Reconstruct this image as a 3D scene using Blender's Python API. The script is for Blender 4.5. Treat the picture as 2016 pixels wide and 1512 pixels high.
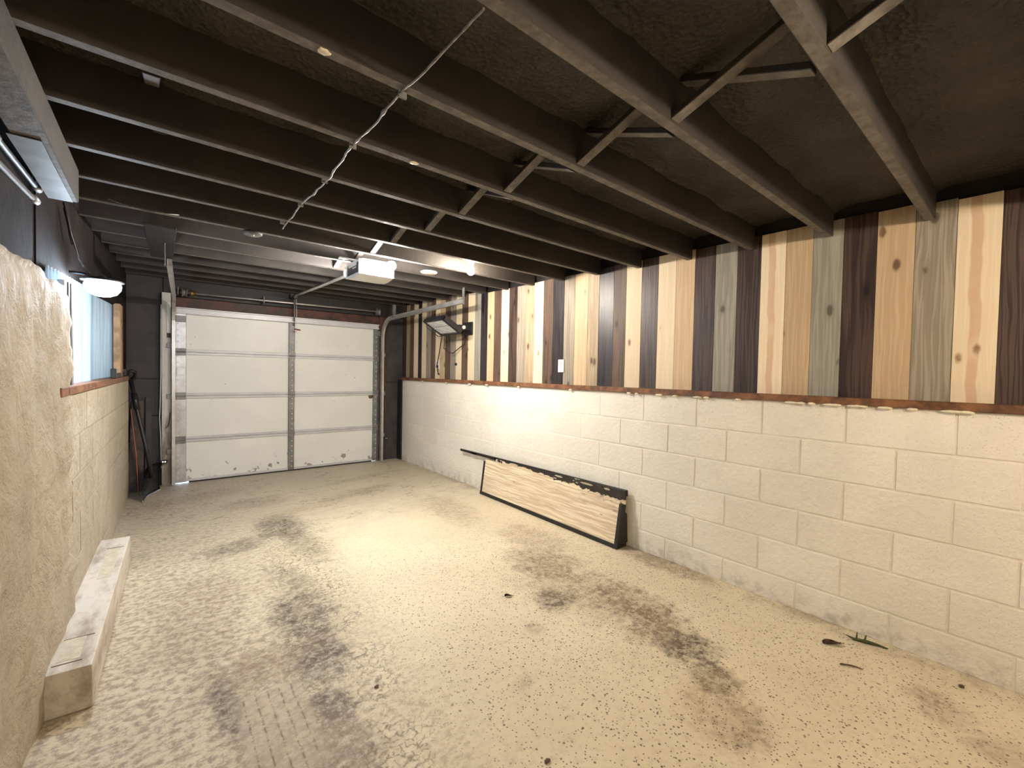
import bpy, bmesh, math, random
from mathutils import Vector, Matrix, noise
random.seed(7)
for o in list(bpy.data.objects): bpy.data.objects.remove(o, do_unlink=True)
SC = bpy.context.scene
COL = SC.collection

# ------------------------------------------------------------------ camera
F_PX, YAW, PITCH, ROLL, CAM_H = 859.333, math.radians(39.217), math.radians(-1.4286), math.radians(1.1309), 1.2999
_f = Vector((math.sin(YAW)*math.cos(PITCH), math.cos(YAW)*math.cos(PITCH), math.sin(PITCH)))
_r = Vector((math.cos(YAW), -math.sin(YAW), 0)); _u = _r.cross(_f)
_r2 = _r*math.cos(ROLL)+_u*math.sin(ROLL); _u2 = -_r*math.sin(ROLL)+_u*math.cos(ROLL)
cam = bpy.data.cameras.new('camera'); cam.sensor_width = 36; cam.lens = F_PX/2016*36; cam.clip_start = .02
camo = bpy.data.objects.new('camera', cam); COL.objects.link(camo)
camo.matrix_world = Matrix(((_r2.x, _u2.x, -_f.x, 0), (_r2.y, _u2.y, -_f.y, 0), (_r2.z, _u2.z, -_f.z, CAM_H), (0, 0, 0, 1)))
SC.camera = camo
# ------------------------------------------------------------------ world, exposure
w = bpy.data.worlds.new('sky'); SC.world = w; w.use_nodes = True
bg = w.node_tree.nodes['Background']; bg.inputs[0].default_value = (.62, .78, 1, 1); bg.inputs[1].default_value = 3.0
vs = SC.view_settings; vs.view_transform = 'Standard'; vs.look = 'None'; vs.gamma = 1; vs.use_curve_mapping = False
vs.exposure = 2.48
WARM_POWER, BULB_POWER, LED_POWER, REAR_FILL_POWER = 305, 165, 46, 285      # radiance of the lit lamps and the added rear fill

# ------------------------------------------------------------------ helpers
def tag(o, label=None, cat=None, group=None, kind=None):
    if label: o['label'] = label
    if cat: o['category'] = cat
    if group: o['group'] = group
    if kind: o['kind'] = kind
    return o
BASE = {}
def thing(name, label, cat, loc=(0, 0, 0), group=None, kind=None):
    o = bpy.data.objects.new(name, None); COL.objects.link(o); o.location = loc; o.empty_display_size = .05
    BASE[o] = Vector(loc); return tag(o, label, cat, group, kind)
def base(p): return BASE.get(p, Vector((0, 0, 0)))
def link(name, bm, m, parent=None, smooth=False, origin=None):
    """one mesh object; bm is in world coordinates, moved to the parent's (or its own) origin"""
    me = bpy.data.meshes.new(name)
    b = base(parent) if parent else (Vector(origin) if origin else Vector((0, 0, 0)))
    if origin and parent: 
        bmesh.ops.translate(bm, verts=bm.verts, vec=-Vector(origin))
    else:
        bmesh.ops.translate(bm, verts=bm.verts, vec=-b)
    bmesh.ops.recalc_face_normals(bm, faces=bm.faces)
    bm.to_mesh(me); bm.free()
    if smooth:
        for p in me.polygons: p.use_smooth = True
    me.materials.append(m)
    o = bpy.data.objects.new(name, me); COL.objects.link(o)
    if parent:
        o.parent = parent
        if origin: o.location = Vector(origin)-b
        BASE[o] = Vector(origin) if origin else b
    else:
        o.location = b; BASE[o] = b
    return o
def NB(): return bmesh.new()
def hexa(bm, pts, bev=0, seg=1):
    """8 points: bottom 4 (ccw) then top 4"""
    v = [bm.verts.new(p) for p in pts]
    fs = [bm.faces.new([v[i] for i in q]) for q in ((3, 2, 1, 0), (4, 5, 6, 7), (0, 1, 5, 4), (1, 2, 6, 5), (2, 3, 7, 6), (3, 0, 4, 7))]
    if bev:
        es = list({e for f in fs for e in f.edges})
        bmesh.ops.bevel(bm, geom=es, offset=bev, segments=seg, affect='EDGES', profile=.6)
    return bm
def box(bm, x0, x1, y0, y1, z0, z1, bev=0, seg=1):
    return hexa(bm, [(x0, y0, z0), (x1, y0, z0), (x1, y1, z0), (x0, y1, z0), (x0, y0, z1), (x1, y0, z1), (x1, y1, z1), (x0, y1, z1)], bev, seg)
def B(*a, **k): return box(NB(), *a, **k)
def tube(bm, pts, r, n=8, caps=True):
    pts = [Vector(p) for p in pts]; rings = []
    rr = r if isinstance(r, (list, tuple)) else [r]*len(pts)
    for i, p in enumerate(pts):
        t = (pts[min(i+1, len(pts)-1)]-pts[max(i-1, 0)]).normalized()
        a = Vector((0, 0, 1)) if abs(t.z) < .9 else Vector((0, 1, 0))
        s = t.cross(a).normalized(); q = s.cross(t)
        rings.append([bm.verts.new(p+(s*math.cos(2*math.pi*k/n)+q*math.sin(2*math.pi*k/n))*rr[i]) for k in range(n)])
    for a, b in zip(rings, rings[1:]):
        for k in range(n): bm.faces.new((a[k], a[(k+1) % n], b[(k+1) % n], b[k]))
    if caps: bm.faces.new(rings[0][::-1]); bm.faces.new(rings[-1])
    return bm
def lathe(bm, c, prof, n=24, axis='Z'):
    """prof: list of (radius, height)"""
    rings = []
    def P(r, h, k):
        a = 2*math.pi*k/n
        v = (r*math.cos(a), r*math.sin(a), h) if axis == 'Z' else ((h, r*math.cos(a), r*math.sin(a)) if axis == 'X' else (r*math.cos(a), h, r*math.sin(a)))
        return Vector(c)+Vector(v)
    for r, h in prof:
        rings.append([bm.verts.new(P(max(r, 1e-4), h, k)) for k in range(n)])
    for a, b in zip(rings, rings[1:]):
        for k in range(n): bm.faces.new((a[k], a[(k+1) % n], b[(k+1) % n], b[k]))
    bm.faces.new(rings[0][::-1]); bm.faces.new(rings[-1])
    return bm
def sweep(bm, path, prof):
    """prof: closed list of (a, b) offsets given in the frame (side X, normal) of a path that bends in the YZ plane"""
    path = [Vector(p) for p in path]; rings = []
    for i, p in enumerate(path):
        t = (path[min(i+1, len(path)-1)]-path[max(i-1, 0)]).normalized()
        s = Vector((1, 0, 0)); nn = s.cross(t).normalized()
        rings.append([bm.verts.new(p+s*a+nn*b) for a, b in prof])
    n = len(prof)
    for a, b in zip(rings, rings[1:]):
        for k in range(n): bm.faces.new((a[k], a[(k+1) % n], b[(k+1) % n], b[k]))
    return bm
def nz(x, y, z, s): return noise.noise(Vector((x*s, y*s, z*s)))

# ------------------------------------------------------------------ materials
class NT:
    def __init__(s, name):
        s.m = bpy.data.materials.new(name); s.m.use_nodes = True; s.t = s.m.node_tree; s.N = s.t.nodes; s.L = s.t.links
        s.b = s.N['Principled BSDF']
    def n(s, typ, **kw):
        o = s.N.new('ShaderNode'+typ)
        for k, v in kw.items(): setattr(o, k, v)
        return o
    def put(s, sock, v):
        if hasattr(v, 'links') or isinstance(v, bpy.types.NodeSocket): s.L.new(v, sock)
        else:
            if isinstance(v, (tuple, list)) and len(v) == 3 and sock.type == 'RGBA': v = (*v, 1)
            sock.default_value = v
    def math(s, op, a, b=0., c=None, clamp=False):
        o = s.n('Math', operation=op, use_clamp=clamp); s.put(o.inputs[0], a); s.put(o.inputs[1], b)
        if c is not None: s.put(o.inputs[2], c)
        return o.outputs[0]
    def vmath(s, op, a, b=(0, 0, 0)):
        o = s.n('VectorMath', operation=op); s.put(o.inputs[0], a); s.put(o.inputs[1], b); return o.outputs[0]
    def mix(s, f, a, b, mode='MIX'):
        o = s.n('Mix', data_type='RGBA', blend_type=mode); s.put(o.inputs[0], f); s.put(o.inputs[6], a); s.put(o.inputs[7], b); return o.outputs[2]
    def ss(s, x, a, b, o0=0., o1=1.):
        o = s.n('MapRange', interpolation_type='SMOOTHSTEP'); s.put(o.inputs[0], x)
        for i, v in enumerate((a, b, o0, o1)): s.put(o.inputs[i+1], v)
        return o.outputs[0]
    def coord(s, kind='Object'): return s.n('TexCoord').outputs[kind]
    def scale(s, v, sc): return s.vmath('MULTIPLY', v, sc)
    def noise(s, v, sc, det=4, rough=.55, dist=0):
        o = s.n('TexNoise'); s.put(o.inputs['Vector'], v); s.put(o.inputs['Scale'], sc); s.put(o.inputs['Detail'], det); s.put(o.inputs['Roughness'], rough); s.put(o.inputs['Distortion'], dist)
        return o.outputs
    def voro(s, v, sc, feat='F1', rnd=1):
        o = s.n('TexVoronoi', feature=feat); s.put(o.inputs['Vector'], v); s.put(o.inputs['Scale'], sc); s.put(o.inputs['Randomness'], rnd); return o.outputs
    def bump(s, h, strength, dist=.01, prev=None):
        o = s.n('Bump'); s.put(o.inputs['Strength'], strength); s.put(o.inputs['Distance'], dist); s.put(o.inputs['Height'], h)
        if prev: s.L.new(prev, o.inputs['Normal'])
        return o.outputs[0]
    def out(s, col, rough=.6, metal=0., normal=None, spec=.5):
        s.put(s.b.inputs['Base Color'], col); s.put(s.b.inputs['Roughness'], rough); s.put(s.b.inputs['Metallic'], metal); s.put(s.b.inputs['Specular IOR Level'], spec)
        if normal: s.L.new(normal, s.b.inputs['Normal'])
        return s.m

def flat(name, col, rough=.5, metal=0., var=.12, sc=14, bump=.15):
    t = NT(name); c = t.coord(); n = t.noise(c, sc, 5)[0]
    dk = tuple(x*(1-var*2) for x in col); lt = tuple(min(1, x*(1+var)) for x in col)
    return t.out(t.mix(t.ss(n, .3, .7), dk, lt), t.ss(n, .2, .8, rough*.85, min(1, rough*1.15)), metal, t.bump(t.noise(c, sc*6, 3)[0], bump, .003))

def wood(name, lt, dk, knot, knots=.5, streak=None, rough=.55, contrast=1.):
    """planks standing along local Z, width along local Y"""
    t = NT(name); c = t.coord(); rnd = t.n('ObjectInfo').outputs['Random']
    off = t.n('CombineXYZ'); t.put(off.inputs[1], t.math('MULTIPLY', rnd, 37.)); t.put(off.inputs[2], t.math('MULTIPLY', rnd, 91.))
    p = t.vmath('ADD', c, off.outputs[0])
    warp = t.noise(t.scale(p, (1, 5, 1.6)), 1.6, 2)[0]
    py = t.vmath('ADD', p, t.n('CombineXYZ').outputs[0])
    cmb = t.n('CombineXYZ'); t.put(cmb.inputs[1], t.math('MULTIPLY', warp, .04)); py = t.vmath('ADD', p, cmb.outputs[0])
    fine = t.noise(t.scale(py, (60, 130, 3.2)), 1., 6, .65)[0]
    ring = t.noise(t.scale(py, (8, 34, .9)), 1., 3, .5)[0]
    band = t.ss(t.math('PINGPONG', t.math('MULTIPLY', ring, 9.), 1.), .05, .95)
    g = t.math('ADD', t.math('MULTIPLY', fine, .6*contrast), t.math('MULTIPLY', band, .32*contrast))
    col = t.mix(t.ss(g, .22, .78), dk, lt)
    if streak:
        sep = t.n('SeparateXYZ'); t.L.new(c, sep.inputs[0])
        wob = t.math('ADD', sep.outputs[1], t.math('MULTIPLY', t.math('SUBTRACT', t.noise(t.scale(c, (0, 2, 3.2)), 1., 2)[0], .5), .05))
        d = t.math('ABSOLUTE', t.math('ADD', wob, -.004))
        col = t.mix(t.math('MULTIPLY', t.ss(d, .014, .022, 1., 0.), .75), col, streak)
    v = t.voro(t.scale(p, (0, 10, 5.)), 1.); r = t.n('SeparateColor'); t.L.new(v[1], r.inputs[0])
    kr = t.math('MULTIPLY', t.ss(r.outputs[0], 1-knots, 1.), .175)
    kd = t.math('ADD', v[0], t.math('MULTIPLY', t.noise(t.scale(p, (1, 1, .5)), 70., 3)[0], .12))
    km = t.math('MULTIPLY', t.ss(t.math('SUBTRACT', kd, kr), -.03, .09, .9, 0.), t.math('GREATER_THAN', kr, .03))
    halo = t.math('MULTIPLY', t.ss(t.math('SUBTRACT', kd, kr), 0., .3, .6, 0.), t.math('GREATER_THAN', kr, .03))
    col = t.mix(halo, col, dk); col = t.mix(km, col, knot)
    blot = t.noise(t.scale(p, (1, 6, 2.5)), 1.3, 3)[0]
    col = t.mix(t.ss(blot, .52, .8, 0., .35), col, dk)
    br = t.math('ADD', .86, t.math('MULTIPLY', rnd, .22)); vv = t.n('CombineXYZ')
    for i in range(3): t.put(vv.inputs[i], br)
    col = t.mix(1., col, vv.outputs[0], 'MULTIPLY')
    return t.out(col, rough, 0, t.bump(g, .25, .003), .4)

M = {}
M['light'] = wood('pine_light', (.88, .77, .575), (.74, .60, .40), (.22, .11, .05), .75, contrast=.7)
M['pink'] = wood('pine_pink_streak', (.89, .79, .60), (.77, .63, .44), (.25, .12, .05), .5, (.60, .38, .24), contrast=.7)
M['tan'] = wood('pine_tan', (.70, .55, .365), (.55, .39, .23), (.13, .06, .03), .85, contrast=.8)
M['tangrey'] = wood('weathered_tan', (.48, .38, .26), (.32, .23, .14), (.08, .045, .025), .85)
M['grey'] = wood('weathered_grey', (.36, .31, .245), (.23, .19, .145), (.07, .05, .035), .8)
M['bluegrey'] = wood('blue_grey_stain', (.37, .345, .285), (.25, .23, .185), (.09, .08, .06), .7)
M['brown'] = wood('brown_stain', (.165, .105, .07), (.075, .045, .03), (.02, .012, .01), .75)
M['dark'] = wood('walnut_stain', (.085, .052, .041), (.030, .018, .016), (.012, .008, .008), .75, rough=.42, contrast=1.1)
M['black'] = wood('ebony_stain', (.050, .040, .042), (.018, .015, .017), (.008, .007, .008), .45, rough=.38)
M['trimwood'] = flat('cap_board_brown', (.20, .085, .035), .55, var=.3, sc=20)
M['redwood'] = flat('header_brown', (.085, .032, .022), .6, var=.35, sc=8)
M['black_paint'] = flat('black_paint', (.015, .0125, .012), .55, var=.25, sc=7)
M['charcoal'] = flat('charcoal_paint', (.052, .047, .050), .7, var=.2, sc=5, bump=.4)
M['galv'] = flat('galvanised_steel', (.56, .57, .60), .4, .7, var=.12, sc=9)
M['galv_dull'] = flat('dull_zinc', (.25, .25, .25), .5, .5, var=.15, sc=9)
M['track'] = flat('track_steel', (.60, .59, .57), .38, .75, var=.08, sc=8)
M['white_plastic'] = flat('white_plastic', (.78, .76, .72), .35, var=.04, sc=6)
M['grey_plastic'] = flat('grey_plastic', (.36, .37, .38), .4, var=.06)
M['cable'] = flat('dusty_cable', (.20, .175, .15), .45, var=.35, sc=30)
M['black_plastic'] = flat('black_plastic', (.018, .018, .02), .4, var=.15)
M['label_dark'] = flat('label_purple_black', (.035, .03, .05), .35, var=.1)
M['silver_grille'] = flat('silver_reflector', (.72, .71, .68), .35, .25, var=.08, sc=20)
M['foam_seal'] = flat('cream_sealant', (.82, .74, .55), .6, var=.08, sc=60)
M['gold'] = flat('brass', (.30, .19, .06), .4, .7)
M['red'] = flat('dark_red_plastic', (.16, .012, .01), .4)
M['orange'] = flat('orange_rod', (.42, .12, .05), .5)
M['leaf_brown'] = flat('dead_leaf', (.13, .075, .045), .7, var=.4, sc=40)
M['leaf_green'] = flat('green_sprig', (.055, .065, .012), .6, var=.3, sc=60)
M['twig'] = flat('twig', (.10, .06, .03), .7)
M['shovel'] = flat('shovel_black_steel', (.035, .035, .04), .25, .5, var=.2)
M['board_brown'] = flat('old_board', (.085, .055, .045), .7, var=.3, sc=9)
M['ceil_disc'] = flat('disc_cream', (.75, .62, .48), .5, var=.05)

def t_jamb():
    t = NT('dirty_white_jamb'); c = t.coord(); s = t.n('SeparateXYZ'); t.L.new(c, s.inputs[0])
    n = t.noise(t.scale(c, (14, 14, 3)), 1., 6, .7)[0]
    d = t.ss(t.math('ADD', t.math('MULTIPLY', n, .8), t.ss(s.outputs[2], .0, 1.1, .35, 0.)), .45, .75)
    return t.out(t.mix(d, (.62, .60, .56), (.20, .165, .13)), .6, 0, t.bump(n, .3, .004))
M['jamb'] = t_jamb()

def t_block():
    t = NT('painted_block'); c = t.n('NewGeometry').outputs['Position']
    big = t.noise(c, 2.2, 4)[0]; fine = t.noise(c, 42., 5, .6)[0]; pit = t.voro(c, 95.)[0]; mid = t.noise(c, 14., 5, .65)[0]
    s = t.n('SeparateXYZ'); t.L.new(c, s.inputs[0])
    col = t.mix(t.ss(big, .35, .7), (.78, .735, .65), (.86, .815, .725))
    rb_ = t.n('ObjectInfo').outputs['Random']; col = t.mix(t.math('MULTIPLY', rb_, .22), col, (.62, .56, .47))
    col = t.mix(t.math('MULTIPLY', t.ss(mid, .56, .8), .3), col, (.50, .45, .37))
    dirt = t.math('MULTIPLY', t.ss(s.outputs[2], .0, .16, 1., 0.), t.ss(mid, .42, .68))
    col = t.mix(t.math('MULTIPLY', dirt, .55), col, (.36, .31, .25))
    scuff = t.ss(t.noise(t.scale(c, (3, 3, 9)), 1.7, 6, .7)[0], .66, .74)
    col = t.mix(t.math('MULTIPLY', scuff, .35), col, (.42, .40, .36))
    h = t.math('ADD', t.math('MULTIPLY', fine, .7), t.math('MULTIPLY', t.ss(pit, .0, .25), .25))
    nrm = t.bump(h, 1., .009); nrm = t.bump(mid, .3, .014, nrm)
    return t.out(col, .62, 0, nrm, .35)
M['block'] = t_block()

def t_joint():
    t = NT('painted_mortar'); c = t.n('NewGeometry').outputs['Position']
    n = t.noise(c, 9., 5, .6)[0]
    return t.out(t.mix(t.ss(n, .35, .7), (.76, .71, .62), (.85, .80, .71)), .7, 0, t.bump(t.noise(c, 60., 4)[0], .6, .006))
M['joint'] = t_joint()

def t_left(name, a, b_, crack):
    t = NT(name); c = t.n('NewGeometry').outputs['Position']
    big = t.noise(c, 1.6, 4)[0]; mid = t.noise(c, 7., 6, .65, .4)[0]; fine = t.noise(c, 45., 5)[0]
    col = t.mix(t.ss(big, .3, .7), a, b_)
    col = t.mix(t.math('MULTIPLY', t.ss(mid, .5, .75), .45), col, crack)
    cr = t.ss(t.math('ABSOLUTE', t.math('SUBTRACT', t.noise(t.scale(c, (1, 1.1, 2.6)), 2.3, 5, .6, .3)[0], .5)), 0., .010, 1., 0.)
    crm = t.math('MULTIPLY', cr, t.ss(t.noise(c, 1.9, 2)[0], .5, .62))
    col = t.mix(t.math('MULTIPLY', crm, .06), col, (.20, .14, .085))
    nrm = t.bump(fine, .4, .006); nrm = t.bump(t.math('SUBTRACT', mid, t.math('MULTIPLY', crm, .05)), 1., .035, nrm)
    return t.out(col, .68, 0, nrm, .3)
M['render_wall'] = t_left('rough_rendered_concrete', (.35, .30, .23), (.44, .38, .295), (.24, .19, .13))
M['left_block'] = t_left('left_painted_block', (.39, .345, .27), (.47, .415, .33), (.31, .26, .19))

def t_ceiling(name, lt, dk, bs):
    t = NT(name); c = t.n('NewGeometry').outputs['Position']
    n = t.noise(c, 3., 5)[0]; m = t.noise(c, 24., 5, .6)[0]; v = t.voro(c, 60.)[0]
    col = t.mix(t.ss(n, .35, .7), dk, lt)
    return t.out(col, .62, 0, t.bump(t.math('ADD', m, t.math('MULTIPLY', v, .6)), bs, .012), .4)
M['foam'] = t_ceiling('black_spray_foam', (.075, .065, .052), (.042, .036, .030), .9)
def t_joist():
    t = NT('black_joist_pale_underside'); g = t.n('NewGeometry'); c = g.outputs['Position']; s = t.n('SeparateXYZ'); t.L.new(g.outputs['True Normal'], s.inputs[0])
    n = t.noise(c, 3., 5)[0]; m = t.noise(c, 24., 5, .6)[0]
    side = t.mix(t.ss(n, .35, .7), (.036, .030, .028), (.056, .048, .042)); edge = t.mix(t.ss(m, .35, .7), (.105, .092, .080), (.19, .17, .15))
    return t.out(t.mix(t.ss(s.outputs[2], -.8, -.95), side, edge), .6, 0, t.bump(m, .35, .01), .35)  # downward faces coloured paler than the sides
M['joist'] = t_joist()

def t_door():
    t = NT('white_door_skin'); c = t.n('NewGeometry').outputs['Position']; s = t.n('SeparateXYZ'); t.L.new(c, s.inputs[0])
    n = t.noise(c, 1.8, 4)[0]; sp = t.noise(c, 16., 4, .6)[0]
    col = t.mix(t.ss(n, .35, .7), (.78, .785, .76), (.84, .84, .81))
    low = t.ss(s.outputs[2], .02, .34, 1., 0.)
    chips = t.ss(t.math('ADD', t.noise(c, 11., 5, .6)[0], t.math('MULTIPLY', low, .16)), .70, .73)
    col = t.mix(t.math('MULTIPLY', chips, .8), col, (.20, .17, .125))
    col = t.mix(t.math('MULTIPLY', t.ss(sp, .66, .72), .35), col, (.45, .43, .40))
    smear = t.ss(t.noise(t.scale(c, (1, 1, 5)), 2., 4)[0], .55, .8)
    col = t.mix(t.math('MULTIPLY', t.math('MULTIPLY', smear, low), .5), col, (.50, .47, .41))
    return t.out(col, .42, 0, t.bump(sp, .06, .004))
M['door'] = t_door()
M['rail'] = flat('door_rail_steel', (.62, .62, .65), .4, .15, var=.05, sc=4)

def t_corr(name, col, tr, dirt):
    t = NT(name); c = t.coord(); n = t.noise(t.scale(c, (9, 9, 1.4)), 1., 5)[0]
    k = t.mix(t.ss(n, .35, .75), col, dirt)
    t.put(t.b.inputs['Base Color'], k); t.put(t.b.inputs['Roughness'], .35)
    tl = t.n('BsdfTranslucent'); t.put(tl.inputs[0], k); mx = t.n('MixShader'); t.put(mx.inputs[0], tr)
    o = t.N['Material Output']; t.L.new(t.b.outputs[0], mx.inputs[1]); t.L.new(tl.outputs[0], mx.inputs[2]); t.L.new(mx.outputs[0], o.inputs[0])
    return t.m
M['sheet_lit'] = t_corr('lamplit_blue_corrugated_sheet', (.55, .68, .78), .35, (.42, .52, .60))  # paler, bluer colour carries the cool lamp's light on this sheet
M['sheet_grey'] = t_corr('greyed_corrugated_sheet', (.44, .47, .46), .15, (.30, .33, .33))

def t_emit(name, col, st):
    t = NT(name); t.put(t.b.inputs['Base Color'], (.9, .9, .9)); t.put(t.b.inputs['Emission Color'], col); t.put(t.b.inputs['Emission Strength'], st); return t.m
M['lamp_warm'] = t_emit('opener_lamp_glow', (1, .94, .87), WARM_POWER)
M['lamp_warm_added'] = t_emit('opener_added_lamp_glow', (1, .95, .89), WARM_POWER*.6)
M['lamp_bulb'] = t_emit('bulb_glow', (1, .88, .72), BULB_POWER)
M['lamp_rear_fill'] = t_emit('rear_fill_glow', (1, .83, .62), REAR_FILL_POWER)
M['lamp_cool'] = t_emit('cool_led_glow', (.70, .84, 1), LED_POWER)
M['led_dot'] = t_emit('indicator_glow', (.9, 1, .9), 2)

def t_ply():
    t = NT('raw_plywood_black_paint'); c = t.coord(); s = t.n('SeparateXYZ'); t.L.new(c, s.inputs[0])
    warp = t.noise(t.scale(c, (1, 1.2, 4)), 2.4, 3)[0]
    q = t.n('CombineXYZ'); t.put(q.inputs[2], t.math('MULTIPLY', warp, .055)); p = t.vmath('ADD', c, q.outputs[0])
    g = t.noise(t.scale(p, (1, 1.3, 46)), 1., 5, .6)[0]; ring = t.noise(t.scale(p, (1, .8, 24)), 1.3, 3)[0]
    band = t.ss(t.math('PINGPONG', t.math('MULTIPLY', ring, 8.), 1.), .1, .9)
    col = t.mix(t.ss(t.math('ADD', t.math('MULTIPLY', g, .8), t.math('MULTIPLY', band, .22)), .3, .65), (.56, .43, .28), (.80, .69, .51))
    # black paint left along the top edge, wider towards the near end (local -Y)
    edge = t.math('ADD', s.outputs[2], t.math('MULTIPLY', t.math('SUBTRACT', t.noise(t.scale(c, (1, 5, 9)), 2.2, 5, .65)[0], .5), .11))
    lim = t.ss(s.outputs[1], -.75, .5, .352, .39)
    paint = t.ss(t.math('SUBTRACT', edge, lim), 0., .006)
    white = t.ss(t.noise(t.scale(c, (1, 4, 16)), 2.1, 3)[0], .66, .68)
    col = t.mix(paint, col, t.mix(white, (.022, .018, .016), (.68, .64, .55)))
    smut = t.math('MULTIPLY', t.ss(t.noise(t.scale(c, (1, 3, 8)), 2.6, 5, .7)[0], .5, .72), t.math('MULTIPLY', t.ss(s.outputs[2], .2, .3), t.ss(s.outputs[1], -.1, -.6)))
    col = t.mix(t.math('MULTIPLY', smut, .8), col, (.06, .045, .035))
    v = t.voro(t.scale(c, (0, 3.5, 11)), 1.); kn = t.ss(v[0], .04, .075, 1., 0.)
    col = t.mix(t.math('MULTIPLY', kn, .7), col, (.22, .13, .06))
    return t.out(col, .6, 0, t.bump(g, .2, .003))
M['ply'] = t_ply()

def t_beam():
    t = NT('dusty_whitewashed_timber'); c = t.coord(); n = t.noise(t.scale(c, (9, 2.5, 6)), 1.4, 6, .65)[0]; m = t.noise(c, 26., 5, .65)[0]
    col = t.mix(t.ss(n, .4, .7), (.60, .55, .48), (.34, .28, .22))
    col = t.mix(t.math('MULTIPLY', t.ss(m, .55, .8), .5), col, (.20, .15, .11))
    nrm = t.bump(m, .4, .006)
    return t.out(col, .7, 0, nrm, .3)
M['beam'] = t_beam()

def t_floor():
    t = NT('stained_concrete_floor'); c = t.coord(); s = t.n('SeparateXYZ'); t.L.new(c, s.inputs[0]); X, Y = s.outputs[0], s.outputs[1]
    big = t.noise(c, 1.1, 4)[0]; mid = t.noise(c, 5.5, 6, .65)[0]; fine = t.noise(c, 34., 6, .7)[0]; gr = t.noise(c, 120., 3)[0]
    stre = t.noise(t.scale(c, (7, 11, 1)), 3.2, 9, .8, .4)[0]
    col = t.mix(t.ss(big, .3, .7), (.65, .565, .395), (.76, .675, .49))
    col = t.mix(t.math('MULTIPLY', t.ss(fine, .48, .72), .38), col, (.42, .33, .22))
    # mottled grime over the left half
    lm = t.ss(t.math('ADD', X, t.math('MULTIPLY', t.math('SUBTRACT', mid, .5), 1.2)), .1, 1.15, 1., 0.)
    mot = t.math('MULTIPLY', lm, t.ss(t.math('ADD', t.math('MULTIPLY', stre, .6), t.math('MULTIPLY', fine, .4)), .45, .57))
    col = t.mix(t.math('MULTIPLY', mot, .8), col, (.21, .15, .11))
    col = t.mix(t.math('MULTIPLY', lm, .30), col, (.33, .265, .21))
    pale = t.math('MULTIPLY', lm, t.ss(t.noise(t.scale(c, (5, 16, 1)), 2., 6, .7)[0], .55, .68))
    col = t.mix(t.math('MULTIPLY', pale, .5), col, (.74, .68, .59))
    # far end: greyer brown dust
    far = t.ss(t.math('ADD', Y, t.math('MULTIPLY', t.math('SUBTRACT', mid, .5), 1.5)), 3.2, 4.6)
    col = t.mix(t.math('MULTIPLY', far, .6), col, (.36, .305, .23))
    # stain patches: x, y, rx, ry, rotation, strength, colour
    dark, brown, rust = (.080, .055, .042), (.19, .12, .075), (.30, .18, .085)
    P = [(.80, 3.95, .20, .34, .1, .85, dark), (.45, 3.68, .26, .15, .35, .7, dark), (.86, 3.45, .13, .42, .1, .55, dark), (.60, 2.42, .15, .34, .1, .9, dark),
         (.66, 2.85, .10, .40, .2, .5, dark), (.57, 2.03, .13, .22, .0, .9, dark), (.53, 1.72, .075, .12, 0, 1., dark), (.36, 2.12, .26, .16, .2, .65, brown), (.21, 1.93, .05, .22, .1, .85, dark),
         (.33, 1.45, .30, .28, .3, .6, brown), (.50, 1.50, .12, .26, .1, .6, brown), (.15, 2.55, .22, .35, .2, .45, brown), (.22, 3.0, .25, .3, 0, .4, brown),
         (2.08, 2.15, .24, .30, .1, .75, brown), (2.12, 1.50, .20, .30, .0, .75, brown), (1.79, 1.75, .11, .13, .3, .9, dark), (1.98, 1.75, .30, .45, .2, .55, brown), (1.98, 1.08, .15, .17, .2, 1., dark), (2.02, 1.25, .22, .18, .2, .8, brown),
         (1.87, .88, .12, .10, .4, .8, dark), (1.70, .67, .14, .10, .3, .65, brown), (1.74, .80, .22, .16, .3, .5, rust), (2.73, 1.66, .13, .34, 0, .75, brown), (2.43, .24, .12, .10, .5, .6, brown), (2.3, .05, .10, .12, .5, .5, brown),
         (2.16, 3.55, .22, .55, -.1, .5, brown), (2.30, 2.55, .22, .35, 0, .5, brown), (1.67, 4.60, .50, .14, .2, .5, brown), (.73, 4.80, .35, .22, 0, .5, brown), (1.10, 4.35, .40, .10, .2, .35, rust), (1.9, 5.2, .5, .10, .3, .35, brown), (1.5, 1.62, .06, .05, .3, .6, brown), (1.2, 1.35, .07, .04, .3, .4, brown), (.3, 5.3, .5, .2, .2, .4, brown)]
    wx = t.math('MULTIPLY', t.math('SUBTRACT', t.noise(c, 8., 8, .78)[0], .5), 2.3); brk = t.math('MULTIPLY', t.ss(t.noise(c, 30., 8, .8)[0], .36, .60), t.ss(t.noise(c, 9., 6, .75)[0], .30, .58))
    for (px, py, rx, ry, a, st, pc) in P:
        dx, dy = t.math('SUBTRACT', X, px), t.math('SUBTRACT', Y, py); ca, sa = math.cos(a), math.sin(a)
        u = t.math('ADD', t.math('MULTIPLY', dx, ca/rx), t.math('MULTIPLY', dy, sa/rx)); v = t.math('ADD', t.math('MULTIPLY', dx, -sa/ry), t.math('MULTIPLY', dy, ca/ry))
        d = t.math('ADD', t.math('SQRT', t.math('ADD', t.math('MULTIPLY', u, u), t.math('MULTIPLY', v, v))), wx)
        f = t.math('MULTIPLY', t.ss(d, .45, 1.25, st, 0.), t.math('ADD', .22, t.math('MULTIPLY', brk, .95)))
        col = t.mix(f, col, pc)
    # crazing beside the wheel track
    cz = t.voro(t.vmath('ADD', c, t.scale(t.noise(c, 18., 4)[1], (.05, .05, 0))), 34., 'DISTANCE_TO_EDGE')[0]
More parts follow.
